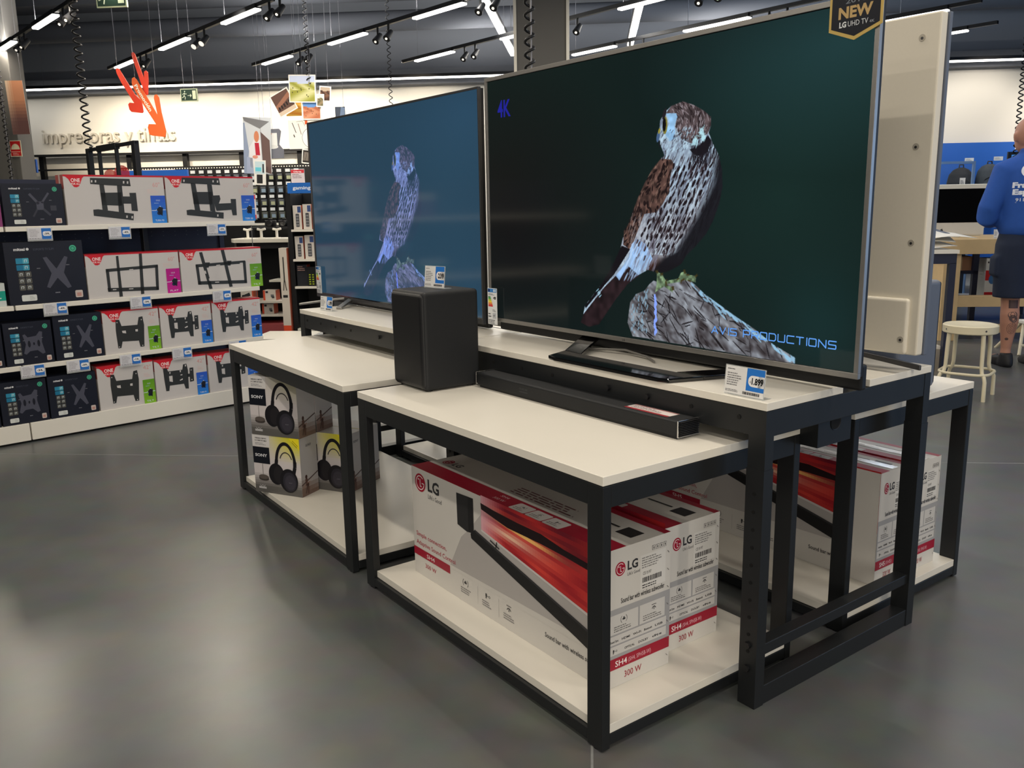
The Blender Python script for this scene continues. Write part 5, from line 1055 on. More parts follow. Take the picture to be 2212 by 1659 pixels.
# poster of people with a printer
def man_poster(f, W, H, fr):
    f.rect(0, 0, W, H, (214, 218, 222), 1); f.poly([(0, H), (W*.95, H*.93), (W*.6, H*.8), (W*.05, H*.93)], (130, 130, 132), 2); f.poly([(0, H*.9), (W*.06, H*.9), (W*.2, H*.4), (W*.1, 0), (0, 0)], (150, 164, 190), 2)
    f.poly([(W*.25, H*.1), (W*.2, H*.45), (W*.4, H*.62), (W*.62, H*.6), (W*.66, H*.1)], (232, 232, 236), 3)
    f.ell(W*.48, H*.66, W*.09, H*.1, (214, 136, 100), 4, 18); f.poly([(W*.41, H*.55), (W*.56, H*.55), (W*.6, H*.33), (W*.44, H*.33)], (190, 46, 66), 4); f.poly([(W*.62, H*.75), (W*.95, H*.6), (W, 0), (W*.7, H*.05)], (110, 88, 84), 3)
    f.ell(W*.42, H*.3, W*.1, H*.03, (220, 150, 130), 5, 12); f.poly([(W*.1, 0), (W*.35, 0), (W*.32, H*.28), (W*.12, H*.3)], (168, 180, 206), 3)
poster('hanging_poster', -4.40, 11.0, 1.68, .36, .69, man_poster, 'tall hanging poster of a grey-haired person in a red shirt', 'poster', .05, frame=(206, 208, 210), nx=8)
t = thing('printer_cutout', BP(-4.12, 11.06, 1.86), BROT, 'hanging cut-out picture of a grey printer beside the tall poster', 'sign')
b = MB(); b.prism([(0, 0), (.23, 0), (.235, .10), (.18, .17), (.215, .33), (.19, .36), (.02, .36), (.0, .30)], M_PAPER, 0, .01, (120, 122, 132)); f = Face(b, (0, 0, 0), (1, 0, 0), (0, 0, 1), M_PAPER, .001)
f.rect(.01, .15, .15, .16, (244, 244, 240), 1); f.ell(.09, .14, .08, .025, (232, 232, 228), 2, 14); f.poly([(-.07+.07, .34), (.02, .37), (.1, .30), (.07, .28)], (206, 160, 140), 3); b.build('board', t)
b = MB(); b.tube([(.1, .005, .36), (.1, .005, 2.33)], .002, M_WIRE, 5); b.build('suspension_wire', t)
def outline(f, W, H, fr):
    f.rect(fr, H*.45, W-2*fr, H*.5, (200, 222, 230), 1); f.rect(fr*1.5, H*.55, W*.5, H*.16, (110, 206, 226), 2); f.rect(W*.72, H*.5, W*.14, H*.35, (70, 72, 76), 2); f.rect(W*.22, H*.06, W*.5, H*.36, (44, 44, 46), 1)
poster('outline_sign', -4.20, 10.8, 1.53, .15, .30, outline, 'small white-outlined hanging sign with a cyan patch below the tall poster', 'sign', .05)

# red arrows sign
t = thing('arrow_sign', BP(-4.95, 9.0, 1.9), BROT, 'hanging sign of overlapping red arrows with the white word Promoción', 'sign')
def arrow(tail, tip, hw, sw, y, m):
    """arrow with one long and one short barb, rounded like the cut-out board"""
    b = MB(); A = Vector(tail); B = Vector(tip); d = (B-A).normalized(); n = Vector((-d.y, d.x))
    P = [A-n*sw, A+n*sw]; c1 = B-d*hw*1.1+n*sw; c2 = B-d*hw*1.1-n*sw
    pts = [A-n*sw*.9-d*sw*.2, A-d*sw*.9, A+n*sw*.9-d*sw*.2, c1, B-d*hw*1.9+n*hw*.95, B-d*hw*2.05+n*(hw*.95+sw*.5), B-d*hw*1.95+n*(hw*.95+sw*1.6), B-d*hw*1.6+n*(hw*.95+sw*1.9), B+d*.01+n*sw*.3, B+d*.02, B+d*.01-n*sw*.3,
           B-d*hw*1.6-n*(hw*.5+sw*1.9)*.85, B-d*hw*1.9-n*(hw*.5+sw*1.5)*.85, B-d*hw*1.75-n*hw*.35, c2]
    b.prism([(p.x, p.y) for p in pts], m, y, y+.012); return b
M_OR2 = mat('orange_board', (240, 104, 40), .5, noise=.05, nscale=3)
b = MB()
def apoly(pts, y, m, name):
    b = MB(); b.prism([(x, z) for x, z in pts], m, y, y+.012); return b.build(name, t, bevel=.002)
k_ = lambda L: [((x-230*0)/1078*.627*1.0, (1659-y)/1659*.964) for x, y in L]   # crop of the sign, scaled to metres
apoly(k_([(115, 340), (150, 330), (180, 345), (420, 780), (540, 900), (550, 1080), (530, 1105), (330, 1080), (295, 1040), (280, 950), (310, 920), (395, 930), (200, 590), (125, 420)]), .0, M_ORANGER, 'arrow')
apoly(k_([(415, 80), (450, 65), (480, 100), (600, 505), (615, 400), (650, 380), (685, 410), (680, 560), (650, 790), (600, 800), (520, 520), (425, 170)]), .02, M_ORANGER, 'arrow')
apoly(k_([(415, 520), (455, 495), (500, 540), (640, 800), (825, 1150), (785, 860), (800, 810), (840, 795), (880, 850), (900, 1100), (955, 1430), (930, 1530), (700, 1500), (640, 1480), (620, 1360), (645, 1300), (780, 1305), (560, 930), (425, 680), (405, 600)]), -.02, M_OR2, 'arrow')
b = MB(); f = Face(b, (0, -.0215, 0), (1, 0, 0), (0, 0, 1), M_PAPER); p0, p1 = k_([(445, 640), (690, 1090)]); an = math.atan2(p1[1]-p0[1], p1[0]-p0[0])
f.text('Promoción', p0[0], p0[1]-.0, .036, (250, 244, 226), 0, (Vector(p1)-Vector(p0)).length, bold=.035, ang=an); b.build('lettering', t)
for x, z in ((.085, .77), (.26, .92), (.265, .67), (.48, .50)): b = MB(); b.tube([(x, .0, z), (x, .0, 2.29)], .0018, M_WIRE, 5); b.build('suspension_wire', t)

# emergency exit signs
def exit_sign(v, d, z, w_, h, label, wires=True):
    t = thing('exit_sign', BP(v, d, z), BROT, label, 'exit sign'); b = MB(); b.box((0, 0, 0), (w_, .02, h), M_PRINT, (196, 206, 170)); f = front(b, 0, 0, 0)
    f.st = .001; f.rect(w_*.04, h*.06, w_*.92, h*.88, (40, 62, 52), 1); f.rect(w_*.72, h*.16, w_*.2, h*.68, (206, 216, 186), 2)
    c = (214, 224, 200); f.ell(w_*.26, h*.78, w_*.035, h*.06, c, 2, 10); f.pl([(w_*.25, h*.68), (w_*.21, h*.45), (w_*.28, h*.32), (w_*.25, h*.14)], w_*.04, c, 2); f.pl([(w_*.21, h*.45), (w_*.15, h*.32), (w_*.08, h*.3)], w_*.04, c, 2)
    f.pl([(w_*.25, h*.64), (w_*.33, h*.55), (w_*.36, h*.62)], w_*.03, c, 2); f.pl([(w_*.24, h*.64), (w_*.15, h*.6), (w_*.12, h*.5)], w_*.03, c, 2)
    f.line(w_*.42, h*.45, w_*.6, h*.45, w_*.03, c, 2); f.poly([(w_*.58, h*.6), (w_*.58, h*.3), (w_*.67, h*.45)], c, 2); b.build('panel', t)
    for x in (.2, .8): b = MB(); b.tube([(w_*x, .01, h), (w_*x, .01, 4.19-z)], .003, M_WIRE, 5); b.build('suspension_wire', t)
exit_sign(-4.68, 10.0, 2.45, .196, .138, 'green running-man exit sign hanging before the back wall')
exit_sign(-3.9, 7.0, 2.80, .25, .18, 'green exit sign cut off by the top edge of the photo')
# fire sign on the column, hanging orange poster
b = MB(); b.box((0, 0, 0), (.135, .004, .175), M_PRINT, (232, 224, 196)); f = front(b, 0, 0, 0); f.st = .0008; f.rect(.008, .008, .119, .159, (206, 40, 40), 1); f.ell(.067, .078, .05, .06, (236, 226, 190), 2, 20, 0, 180); f.rect(.015, .05, .105, .006, (236, 200, 180), 2); f.fine(.03, .014, .08, .03, 3, (240, 190, 180), 2)
tag(b.build('fire_alarm_sign', loc=BP(-6.45, 9.45, 1.845), rz=BROT), 'red and white fire alarm sign on the grey column at the left', 'sign')
def orange_poster(f, W, H, fr):
    f.ras(0, 0, W, H, 8, 16, lambda u, v: mixc(mixc((96, 66, 62), (190, 130, 96), max(0, min(1, (v-.25)/.4))), (214, 196, 170), max(0, 1-u*2.4)*v), 1)
poster('hanging_poster', -6.29, 9.3, 2.07, .17, .56, orange_poster, 'narrow brown and orange poster hanging before the grey column', 'poster', -.03, yaw=.35)
b = MB(); b.box((0, 0, 0), (.9, .03, .16), M_BLUE); tag(b.build('blue_band', loc=BP(-7.75, 10.5, 1.72), rz=BROT), 'short blue band on a fixture at the left edge of the photo', 'sign')

# black frame, red discs and blue band above the shelving unit
t = thing('black_frame', (0, 0, 0), 0, 'black metal frame standing above the bracket shelves', 'frame')
A = Vector((-5.07, .07, 0)); B = Vector((-4.24, .175, 0)); d = (B-A).normalized(); n = Vector((-d.y, d.x, 0))
def fpost(x, wd, z0, z1, name, dp=.015):
    b = MB(); b.M = Matrix(((d.x, n.x, 0, A.x), (d.y, n.y, 0, A.y), (0, 0, 1, 0), (0, 0, 0, 1))); b.box((x, -dp, z0), (x+wd, dp, z1), M_BLACK); b.build(name, t, bevel=.002)
LF = (B-A).length
fpost(0, .05, 0, 1.62, 'post'); fpost(LF-.05, .05, 0, 1.62, 'post'); fpost(.20, .02, 0, 1.60, 'slim_post', .01); fpost(.50, .02, 0, 1.60, 'slim_post', .01); fpost(0, LF, 1.60, 1.62, 'top_bar', .012); fpost(.2, .33, 1.59, 1.626, 'clamp'); fpost(0, LF, 0, .04, 'floor_bar')
for nm, (px_, r_, lab) in dict(a=((-5.02, .43), .07, 'smaller translucent red disc behind the black frame'), b=((-4.6, .42), .075, 'larger translucent red disc behind the black frame')).items():
    t = thing('red_disc', BP(0, 0), 0, lab, 'disc'); t.location = (0, 0, 0)
tg = [o for o in COL.objects if o.name.startswith('red_disc')]
for o, (v, d_, z, r_) in zip(tg, ((-3.655, 6.5, 1.485, .05), (-3.535, 6.45, 1.50, .06))):
    o.location = BP(v, d_, z); o.rotation_euler = (0, 0, BROT); b = MB(); b.tube([(0, 0, 0), (0, .004, 0)], r_, M_GLASS, 32, smooth=False); b.build('disc', o)
    b = MB(); b.tube([(0, .002, -z), (0, .002, -r_*.6)], .008, M_DARKP, 8); b.build('stem', o)
t = thing('shelving_unit', BP(-4.22, 7.6), BROT, 'low blue-topped fixture behind the bracket shelves', 'shelving')
b = MB(); b.box((0, 0, 1.44), (.66, .03, 1.575), M_BLUE); b.build('header', t); b = MB(); b.box((0, .03, 0), (.66, .3, 1.53), M_DARKP); b.build('cabinet', t)

# ------------------------------------------------------------------ camera counter, camcorder shelves, gaming stand
t = thing('camera_counter', BP(-3.62, 8.4), BROT, 'counter with a curved white top carrying cameras and white stands', 'counter')
b = MB(); b.prismz([(0, .18), (.08, .04), (.20, 0), (.66, 0), (.66, .5), (0, .5)], M_WHITE, .90, .935); b.build('countertop', t)
b = MB(); b.prismz([(.02, .2), (.1, .06), (.21, .02), (.64, .02), (.64, .5), (.02, .5)], M_DARKP, .84, .90); b.build('skirt', t)
b = MB(); b.box((.08, .3, 0), (.62, .34, .86), M_DARKP); b.build('rear_panel', t)
for x in (.0, .62): b = MB(); b.box((x, .26, 0), (x+.04, .3, .86), M_DARKP); b.build('post', t)
for i, (z, x0, x1) in enumerate(((.325, .08, .62), (.19, .06, .58), (.53, .42, .62))): b = MB(); b.box((x0, -.02+(.05 if i == 2 else 0), z-.02), (x1, .29, z), M_WHITE); b.build('shelf', t)
b = MB(); b.box((.02, -.05, 0), (.60, .29, .10), M_PRINT, (166, 80, 84)); b.build('plinth', t)
def stand_cam(v, z, kind, label):
    t = thing('camera_stand' if kind == 'w' else 'camera', BP(v, 8.52, z), BROT, label, 'display stand' if kind == 'w' else 'camera')
    if kind == 'w':
        b = MB(); b.tube([(0, 0, 0), (0, 0, .012)], .035, M_WALL, 16); b.build('base', t); b = MB(); b.tube([(0, 0, .01), (0, 0, .085)], .013, M_WALL, 10); b.build('stem', t); b = MB(); b.tube([(-.04, 0, .095), (0, 0, .085), (.045, 0, .097)], .011, M_WALL, 8); b.build('holder', t)
    else:
        b = MB(); b.box((-.06, 0, 0), (.06, .04, .07), M_DARKP); b.box((-.02, .005, .07), (.02, .035, .09), M_DARKP); b.build('body', t, bevel=.008); b = MB(); b.tube([(.005, 0, .036), (.005, -.05, .036)], [.03, .033], M_DARKP, 20); b.build('lens', t); b = MB(); b.tube([(.005, -.0502, .036), (.005, -.052, .036)], .029, M_CHROME, 20); b.build('lens_rim', t)
for i, (v, lab) in enumerate(((-3.42, 'white camera stand, leftmost on the counter'), (-3.28, 'white camera stand in the middle of the counter'), (-3.12, 'white camera stand, rightmost on the counter'))): stand_cam(v, .935, 'w', lab)
t = thing('counter_shelf', BP(-3.6, 8.93), BROT, 'raised dark shelf behind the camera counter', 'shelf'); b = MB(); b.box((0, 0, 1.02), (.62, .3, 1.04), M_DARKP); b.build('board', t); b = MB(); b.box((.05, .1, 0), (.57, .14, 1.02), M_DARKP); b.build('support', t)
for v, lab in ((-3.37, 'silver-lensed compact camera on the raised shelf'), (-3.22, 'black camera in the middle of the raised shelf'), (-3.07, 'black camera at the right end of the raised shelf')):
    o = len(COL.objects); stand_cam(v, 1.041, 'c', lab)
for o in [o for o in COL.objects if o.name.startswith('camera') and o.type == 'EMPTY' and 'raised' in o.get('label', '')]: o.location += BU*.50
def small_box(name, v, d, z, w_, dp, h, fn, label, cat='box', base=(214, 208, 202)):
    b = MB(); b.box((0, 0, 0), (w_, dp, h), M_PRINT, base); f = front(b, 0, 0, 0); f.st = .0008; fn(f, w_, h); g = rside(b, w_, 0, 0); g.rect(0, 0, dp, h, mixc(base, (200, 80, 50), .8), 1)
    return tag(b.build(name, loc=BP(v, d, z+.001), rz=BROT), label, cat)
def camcorder(f, W, H): f.poly([(W*.12, H*.45), (W*.7, H*.72), (W*.78, H*.45), (W*.3, H*.2)], (52, 54, 58), 1); f.ell(W*.2, H*.38, W*.12, H*.14, (40, 40, 44), 2, 12); f.rect(W*.9, 0, W*.1, H, (206, 84, 58), 1); f.fine(W*.6, H*.08, W*.25, H*.08, 1, (70, 70, 74))
def sonybox(f, W, H): f.rect(0, 0, W*.16, H, (206, 84, 58), 1); f.rect(W*.2, H*.72, W*.2, H*.2, (36, 38, 46), 1); f.rect(W*.6, H*.3, W*.25, H*.28, (110, 112, 116), 1); f.rect(W*.68, H*.2, W*.2, H*.2, (60, 62, 66), 2)
small_box('camcorder_box', -3.50, 8.42, .325, .13, .12, .115, camcorder, 'white and orange camcorder box on the upper shelf under the counter')
small_box('camcorder_box', -3.28, 8.45, .325, .13, .12, .10, sonybox, 'white camera box with an orange edge, right on the upper shelf under the counter')
small_box('camcorder_box', -3.52, 8.42, .19, .155, .12, .115, camcorder, 'white and orange camcorder box on the lower shelf under the counter')
small_box('camcorder_box', -3.30, 8.45, .19, .12, .12, .10, sonybox, 'white camera box with a red edge, right on the lower shelf under the counter')
small_box('offer_card', -3.47, 8.62, .47, .06, .01, .05, lambda f, W, H: None, 'plain red card above the upper camcorder box', 'card', (206, 36, 36))
small_box('offer_card', -3.47, 8.62, .245, .06, .01, .05, lambda f, W, H: None, 'plain red card above the lower camcorder box', 'card', (206, 36, 36))
def oferta(f, W, H, price=True):
    f.rect(0, H*.82, W, H*.18, (204, 56, 66), 1); f.text('Oferta', W*.5, H*.855, H*.085, (244, 226, 226), 2, W*.6, 'C', .03); f.fine(W*.1, H*.52, W*.8, H*.26, 3, (120, 100, 104), 1)
    if price: f.text('€', W*.14, H*.27, H*.06, (60, 50, 54), 2); f.text('114,', W*.28, H*.25, H*.15, (40, 36, 40), 2, W*.42, bold=.04); f.text('99', W*.74, H*.33, H*.06, (60, 50, 54), 2, W*.12); f.rect(0, 0, W, H*.16, (214, 66, 72), 1)
def offer(v, d, z, w_, h, price, label):
    t = thing('offer_sign', BP(v, d, z), BROT, label, 'sign'); b = MB(); b.box((0, 0, 0), (w_, .004, h), M_PAPER, (214, 202, 206)); f = Face(b, (0, 0, 0), (1, 0, 0), (0, 0, 1), M_PAPER, .0008); oferta(f, w_, h, price); b.build('card', t)
    b = MB(); b.box((-.004, .005, -.01), (w_+.004, .008, h+.012), M_ACRYL); b.build('holder', t); b = MB(); b.tube([(w_/2, .012, 0-z+.002), (w_/2, .012, h)], .004, M_WIRE, 8); b.build('pole', t)
offer(-3.36, 8.3, 1.135, .13, .225, True, 'red and white offer sign reading Oferta 114 beside the bracket shelves')
offer(-3.86, 11.2, 1.49, .175, .23, False, 'red and white offer sign further back, before the peg wall')
# gaming stand
t = thing('gaming_stand', BP(-2.80, 8.0), BROT, 'dark shelving stand with a blue header reading gaming', 'shelving')
b = MB(); b.box((.0, .0, 1.36), (.34, .03, 1.455), M_PRINT, (36, 104, 190)); f = front(b, 0, 0, 1.36); f.text('gaming', .05, .035, .032, (226, 234, 244), 1, .17, bold=.02); b.build('header', t)
for x in (.0, .36): b = MB(); b.box((x-.035, .03, 0), (x+.01, .4, 1.36), M_DARKP); b.build('side_panel', t)
for z in (1.03, .755, .50, .1): b = MB(); b.box((.01, .0, z-.02), (.35, .38, z), M_WHITE); b.build('shelf', t)
b = MB(); b.box((.01, .38, 0), (.36, .40, 1.36), M_DARKP); b.build('rear_panel', t)
def whitebox(f, W, H): f.rect(W*.3, H*.1, W*.42, H*.55, (70, 72, 78), 1, W*.08); [f.rect(W*.36+i*W*.11, H*.15+j*H*.12, W*.07, H*.07, (150, 150, 154), 2) for i in range(3) for j in range(4)]; f.rect(W*.55, H*.7, W*.4, H*.25, (60, 80, 130), 1)
for i, (v, z, w_, h, lab) in enumerate(((-2.78, 1.03, .08, .22, 'white remote box, left on the top shelf of the gaming stand'), (-2.685, 1.03, .08, .23, 'white remote box, middle on the top shelf of the gaming stand'), (-2.59, 1.03, .08, .22, 'white remote box, right on the top shelf of the gaming stand'),
    (-2.78, .755, .08, .21, 'white remote box, left on the second shelf of the gaming stand'), (-2.685, .755, .09, .22, 'white remote box, middle on the second shelf of the gaming stand'))):
    small_box('remote_box', v, 8.05, z, w_, .1, h, whitebox, lab, base=(206, 200, 194))
small_box('battery_pack', -2.78, 8.05, .50, .10, .1, .2, lambda f, W, H: f.fine(W*.1, H*.7, W*.8, H*.25, 3, (190, 150, 140)), 'black accessory box on the third shelf of the gaming stand', base=(34, 36, 42))
small_box('cable_box', -2.675, 8.03, .50, .12, .12, .18, lambda f, W, H: [f.rect(W*.15+i*W*.25, H*.08+j*H*.12, W*.14, H*.06, (150, 170, 30), 1) for i in range(2) for j in range(5)], 'black box with rows of yellow-green marks on the gaming stand', base=(24, 26, 28))
small_box('tripod_box', -2.925, 8.0, .03, .075, .09, .83, lambda f, W, H: (f.pl([(W*.5, H*.9), (W*.5, H*.62)], .012, (60, 58, 56), 1), f.pl([(W*.3, H*.52), (W*.5, H*.66), (W*.7, H*.52)], .008, (60, 58, 56), 1), f.rect(W*.2, H*.44, W*.6, H*.03, (40, 40, 42), 1), f.rect(0, 0, W, H*.12, (220, 80, 50), 1)), 'tall narrow white tripod box standing between the counter and the gaming stand', base=(206, 198, 188))
b = MB(); b.box((0, 0, 0), (.5, .5, .12), M_WHITE); tag(b.build('white_plinth', loc=BP(-2.95, 7.2), rz=BROT), 'low white display plinth behind the left-hand tables', 'plinth')
# dark cabinet bank behind, giving the shelves a back
t = thing('camera_cabinet', BP(-5.3, 11.4), BROT, 'dark glazed cabinet row behind the camera counter', 'cabinet')
b = MB(); b.box((0, 0, 0), (3.4, .4, 1.02), M_DARKP); b.build('cabinet', t); b = MB(); b.box((-.01, -.01, 1.02), (3.41, .41, 1.045), M_WHITE); b.build('countertop', t)

# ------------------------------------------------------------------ right-hand side: wall display, computer tables, stool, person
t = thing('blue_display_wall', BP(4.72, 12.78), BROT, 'blue display panel with hanging backpacks on the right-hand wall', 'display panel')
b = MB(); b.box((0, 0, .2), (3.4, .04, 1.96), M_BLUE); b.build('panel', t)
b = MB(); f = Face(b, (1.02, -.0008, 1.86), (1, 0, 0), (0, 0, 1)); f.text('mochilas', 0, 0, .06, (232, 238, 246), 0, .5, bold=.03); b.build('lettering', t)
M_PACKB = mat('black_nylon', (24, 25, 30), .75, noise=.15, nscale=30, bump=.4); M_PACKG = mat('grey_nylon', (58, 66, 74), .8, noise=.15, nscale=30, bump=.4); M_PACKL = mat('light_grey_nylon', (112, 120, 126), .8, noise=.15, nscale=30, bump=.4)
def backpack(v, d, z, w_, h, m, label):
    w_ *= .88; t = thing('backpack', BP(v, d, z), BROT, label, 'backpack'); b = MB()
    prof = [(.0, .34, .09), (.06, .47, .13), (.35, .5, .15), (.62, .48, .14), (.82, .42, .12), (.94, .28, .09), (1, .1, .04)]
    b.loft([((0, 0, h*q), w_*rx, ry) for q, rx, ry in prof], m, 24); b.build('body', t, remesh=.012)
    b = MB(); b.loft([((0, -.10, h*q), w_*rx, .07) for q, rx in ((.08, .25), (.15, .36), (.4, .38), (.48, .3))], m, 18); b.build('front_pocket', t, remesh=.01)
    b = MB(); b.tube([(-.03, 0, h*.97), (-.025, 0, h*1.07), (.025, 0, h*1.07), (.03, 0, h*.97)], .009, M_CORD, 8); b.build('grab_handle', t)
    b = MB(); b.tube([(-w_*.3, -.12, h*.55), (0, -.16, h*.7), (w_*.3, -.12, h*.55)], .004, M_CORD, 6); b.build('zip', t)
    return t
backpack(4.93, 12.45, 1.12, .40, .50, M_PACKB, 'black backpack with a white swing tag, leftmost on the blue panel')
backpack(5.29, 12.45, 1.20, .38, .46, M_PACKG, 'dark grey backpack in the middle of the blue panel')
backpack(5.66, 12.45, 1.22, .36, .46, M_PACKL, 'light grey backpack half hidden behind the person')
small_box('swing_tag', 4.84, 12.24, 1.33, .07, .004, .15, lambda f, W, H: f.fine(W*.15, H*.2, W*.7, H*.6, 5, (60, 60, 64)), 'white swing tag hanging on the black backpack', 'tag', (232, 232, 230))
for v, z, lab in ((4.95, 1.69, 'left'), (5.32, 1.70, 'middle'), (5.66, 1.71, 'right')):
    small_box('hook_label', v, 12.4, z, .11, .02, .05, lambda f, W, H: f.fine(W*.1, H*.2, W*.8, H*.6, 2, (130, 140, 150)), 'clear price hook above the '+lab+'most backpack' if lab != 'middle' else 'clear price hook above the middle backpack', 'hook', (206, 214, 222))
M_FRAMEB = mat('blue_grey_frame', (120, 150, 190), .4, noise=.03)
t = thing('glass_case', BP(4.12, 11.4), BROT, 'glass case with a pale blue frame standing before the backpacks', 'case')
b = MB(); b.box((-.4, 0, 1.63), (.56, .03, 1.66), M_FRAMEB); b.box((.53, 0, .0), (.56, .03, 1.64), M_FRAMEB); b.box((-.4, 0, .0), (-.37, .03, 1.64), M_FRAMEB); b.build('frame', t)
M_GL = mat('clear_glass', (220, 235, 245), .03, noise=0, alpha=.02, spec=.1); b = MB(); b.box((-.37, .01, .9), (.53, .016, 1.63), M_GL); b.build('pane', t); b = MB(); b.box((-.4, 0, 0), (.56, .3, .9), M_DARKP); b.build('base', t)
t = thing('display_screen', BP(4.96, 11.2), BROT, 'black-framed upright screen with a blue picture beside the person', 'screen')
b = MB(); b.box((0, 0, 1.30), (.62, .03, 1.75), M_DARKP); b.build('frame', t); M_BSCR = mat('blue_screen', (20, 40, 80), .2, emit=(66, 138, 220), estr=.7); b = MB(); b.box((.04, -.002, 1.34), (.58, 0, 1.715), M_BSCR); b.build('screen', t); b = MB(); b.box((.25, .005, 0), (.37, .025, 1.3), M_DARKP); b.build('stand', t)
# birch table with computers
t = thing('birch_table', BP(2.9, 7.75), BROT, 'long birch table carrying the white desktop computers', 'table')
b = MB(); b.box((0, 0, .745), (1.9, 1.0, .87), M_WOOD); b.build('tabletop', t, bevel=.003)
for x in (.10, 1.6): b = MB(); b.box((x, .02, 0), (x+.14, .98, .745), M_WOOD); b.build('end_panel', t, bevel=.002)
b = MB(); b.box((.24, .05, .29), (1.6, .13, .385), M_WOOD); b.build('stretcher', t, bevel=.002)
b = MB(); b.box((.24, .08, .06), (1.6, .14, .13), M_WOOD); b.build('lower_stretcher', t, bevel=.002)
def computer(v, d, z, w_, h, back, label, o_=.02):
    t = thing('desktop_computer', BP(v, d, z-.09+o_ if False else z), BROT, label, 'computer'); y = 0
    b = MB(); b.box((0, 0, o_), (w_, .018, o_+h), M_ALU); b.build('case', t, bevel=.006)
    if not back:
        b = MB(); b.box((.0005, -.003, o_+h*.27), (w_-.0005, 0, o_-.0005+h), M_GLOSS); b.build('screen', t, bevel=.001)
        b = MB(); b.tube([(w_/2-.05, -.002, o_+h*.095), (w_/2-.05, -.0005, o_+h*.095)], .013, M_DARKP, 14); b.tube([(w_/2-.045, -.002, o_+h*.135), (w_/2-.047, -.0005, o_+h*.135)], .004, M_DARKP, 8); b.build('logo', t)
    else:
        b = MB(); b.tube([(w_/2+.06, -.002, o_+h*.7), (w_/2+.06, -.0005, o_+h*.7)], .022, M_DARKP, 14); b.build('logo', t)
    s_ = 1
    b = MB(); b.prism([(w_/2-.1, 0), (w_/2+.1, 0), (w_/2+.09, .18), (w_/2-.09, .18)], M_ALU, .03 if not back else -.03, .04 if not back else -.02); b.box((w_/2-.1, -.02 if not back else -.08, 0), (w_/2+.1, .14, .008), M_ALU); b.build('stand', t, bevel=.002)
computer(2.855, 8.2, .8705, .63, .405, False, 'white desktop computer with a black screen facing the camera')
computer(3.20, 8.62, .8705, .60, .40, True, 'desktop computer seen from its pale back, behind the black screen', .07)
# dark work table with papers and a bag
t = thing('work_table', BP(1.65, 6.3), BROT, 'dark-legged work table heaped with papers, behind the white television', 'table')
b = MB(); b.box((0, 0, .835), (.88, .6, .86), M_WHITE); b.build('tabletop', t); b = MB(); b.box((.01, .01, .765), (.87, .59, .835), M_NAVY); b.build('apron', t)
for x in (.01, .825):
    for y in (.01, .545): b = MB(); b.box((x, y, 0), (x+.045, y+.045, .77), M_NAVY); b.build('leg', t)
b = MB(); b.box((.05, .05, .16), (.83, .55, .18), M_WHITE); b.build('lower_shelf', t)
Rp = random.Random(8)
for k, (x, y, a, lab) in enumerate(((2.36, 6.48, .25, 'lowest white sheet on the work table'), (2.40, 6.56, -.2, 'white sheet lying across the middle of the paper heap'), (2.50, 6.50, .3, 'white sheet sticking out to the right over the table edge'), (2.36, 6.62, .1, 'grey-backed sheet at the top of the paper heap'))):
    b = MB(); n = 6; vs = []; 
    for j in range(n+1):
        for i in range(n+1): u, v_ = i/n-.5, j/n-.5; vs.append((u*.34, v_*.24, .010*math.sin(u*4+k)+.012+(v_+.5)*.03))
    fs = [(j*(n+1)+i, j*(n+1)+i+1, (j+1)*(n+1)+i+1, (j+1)*(n+1)+i) for j in range(n) for i in range(n)]
    b.add(vs, fs, M_WALL if k < 3 else M_GREYP, smooth=True); o = b.build('paper_sheet', loc=BP(x, y, .862+.034*k), rz=BROT+a); sd = o.modifiers.new('thickness', 'SOLIDIFY'); sd.thickness = .002; tag(o, lab, 'paper')
b = MB()
for k in range(9): b.ball((Rp.uniform(-.06, .06), Rp.uniform(-.04, .04), .05+k*.018), .06-k*.003, .05-k*.003, .045, M_BAG, 10)
b.tube([(0, 0, .15), (.05, 0, .21), (.07, 0, .24)], [.04, .02, .025], M_BAG, 8)
tag(b.build('plastic_bag', loc=BP(2.31, 6.70, .97), rz=BROT, remesh=.014), 'crumpled translucent plastic bag standing on the papers', 'bag')
priceholder('price_holder', BP(3.40, 7.8, .87), BROT, '1.299', 'small blue and white price holder on the birch table before the computer', .07, .075)
# dark rack with boxes behind
t = thing('stock_rack', BP(3.3, 9.1), BROT, 'dark metal rack of cardboard stock behind the birch table', 'rack')
for x in (.05, .50, 1.2):
    for y in (0, .5): b = MB(); b.box((x, y, 0), (x+.05, y+.05, .70), M_NAVY); b.build('post', t)
for z, x1 in ((.22, 1.25), (.50, .55), (.70, 1.25)): b = MB(); b.box((.05, 0, z-.03), (x1, .55, z), M_WHITE if z == .22 else M_NAVY); b.build('shelf', t)
for i, (v, z, w_, h, lab) in enumerate(((3.36, .50, .2, .15, 'brown cardboard box, left on the upper shelf of the stock rack'), (3.60, .50, .2, .14, 'brown cardboard box in the middle of the upper stock shelf'), (3.88, .22, .12, .24, None))):
    if lab: small_box('cardboard_box', v, 9.15, z, w_, .3, h, lambda f, W, H: f.rect(W*.45, 0, W*.1, H, (176, 150, 120), 1), lab, 'box', (150, 112, 88))
small_box('product_box', 3.93, 9.12, .22, .13, .2, .40, lambda f, W, H: (f.rect(0, H*.45, W, H*.25, (206, 44, 50), 1), f.ell(W*.5, H*.48, W*.25, H*.12, (70, 120, 180), 2, 14), f.rect(0, 0, W, H*.16, (196, 30, 44), 1), f.fine(W*.1, H*.85, W*.7, H*.1, 1, (40, 40, 44))), 'upright white box with red bands on the stock rack', 'box', (224, 226, 226))
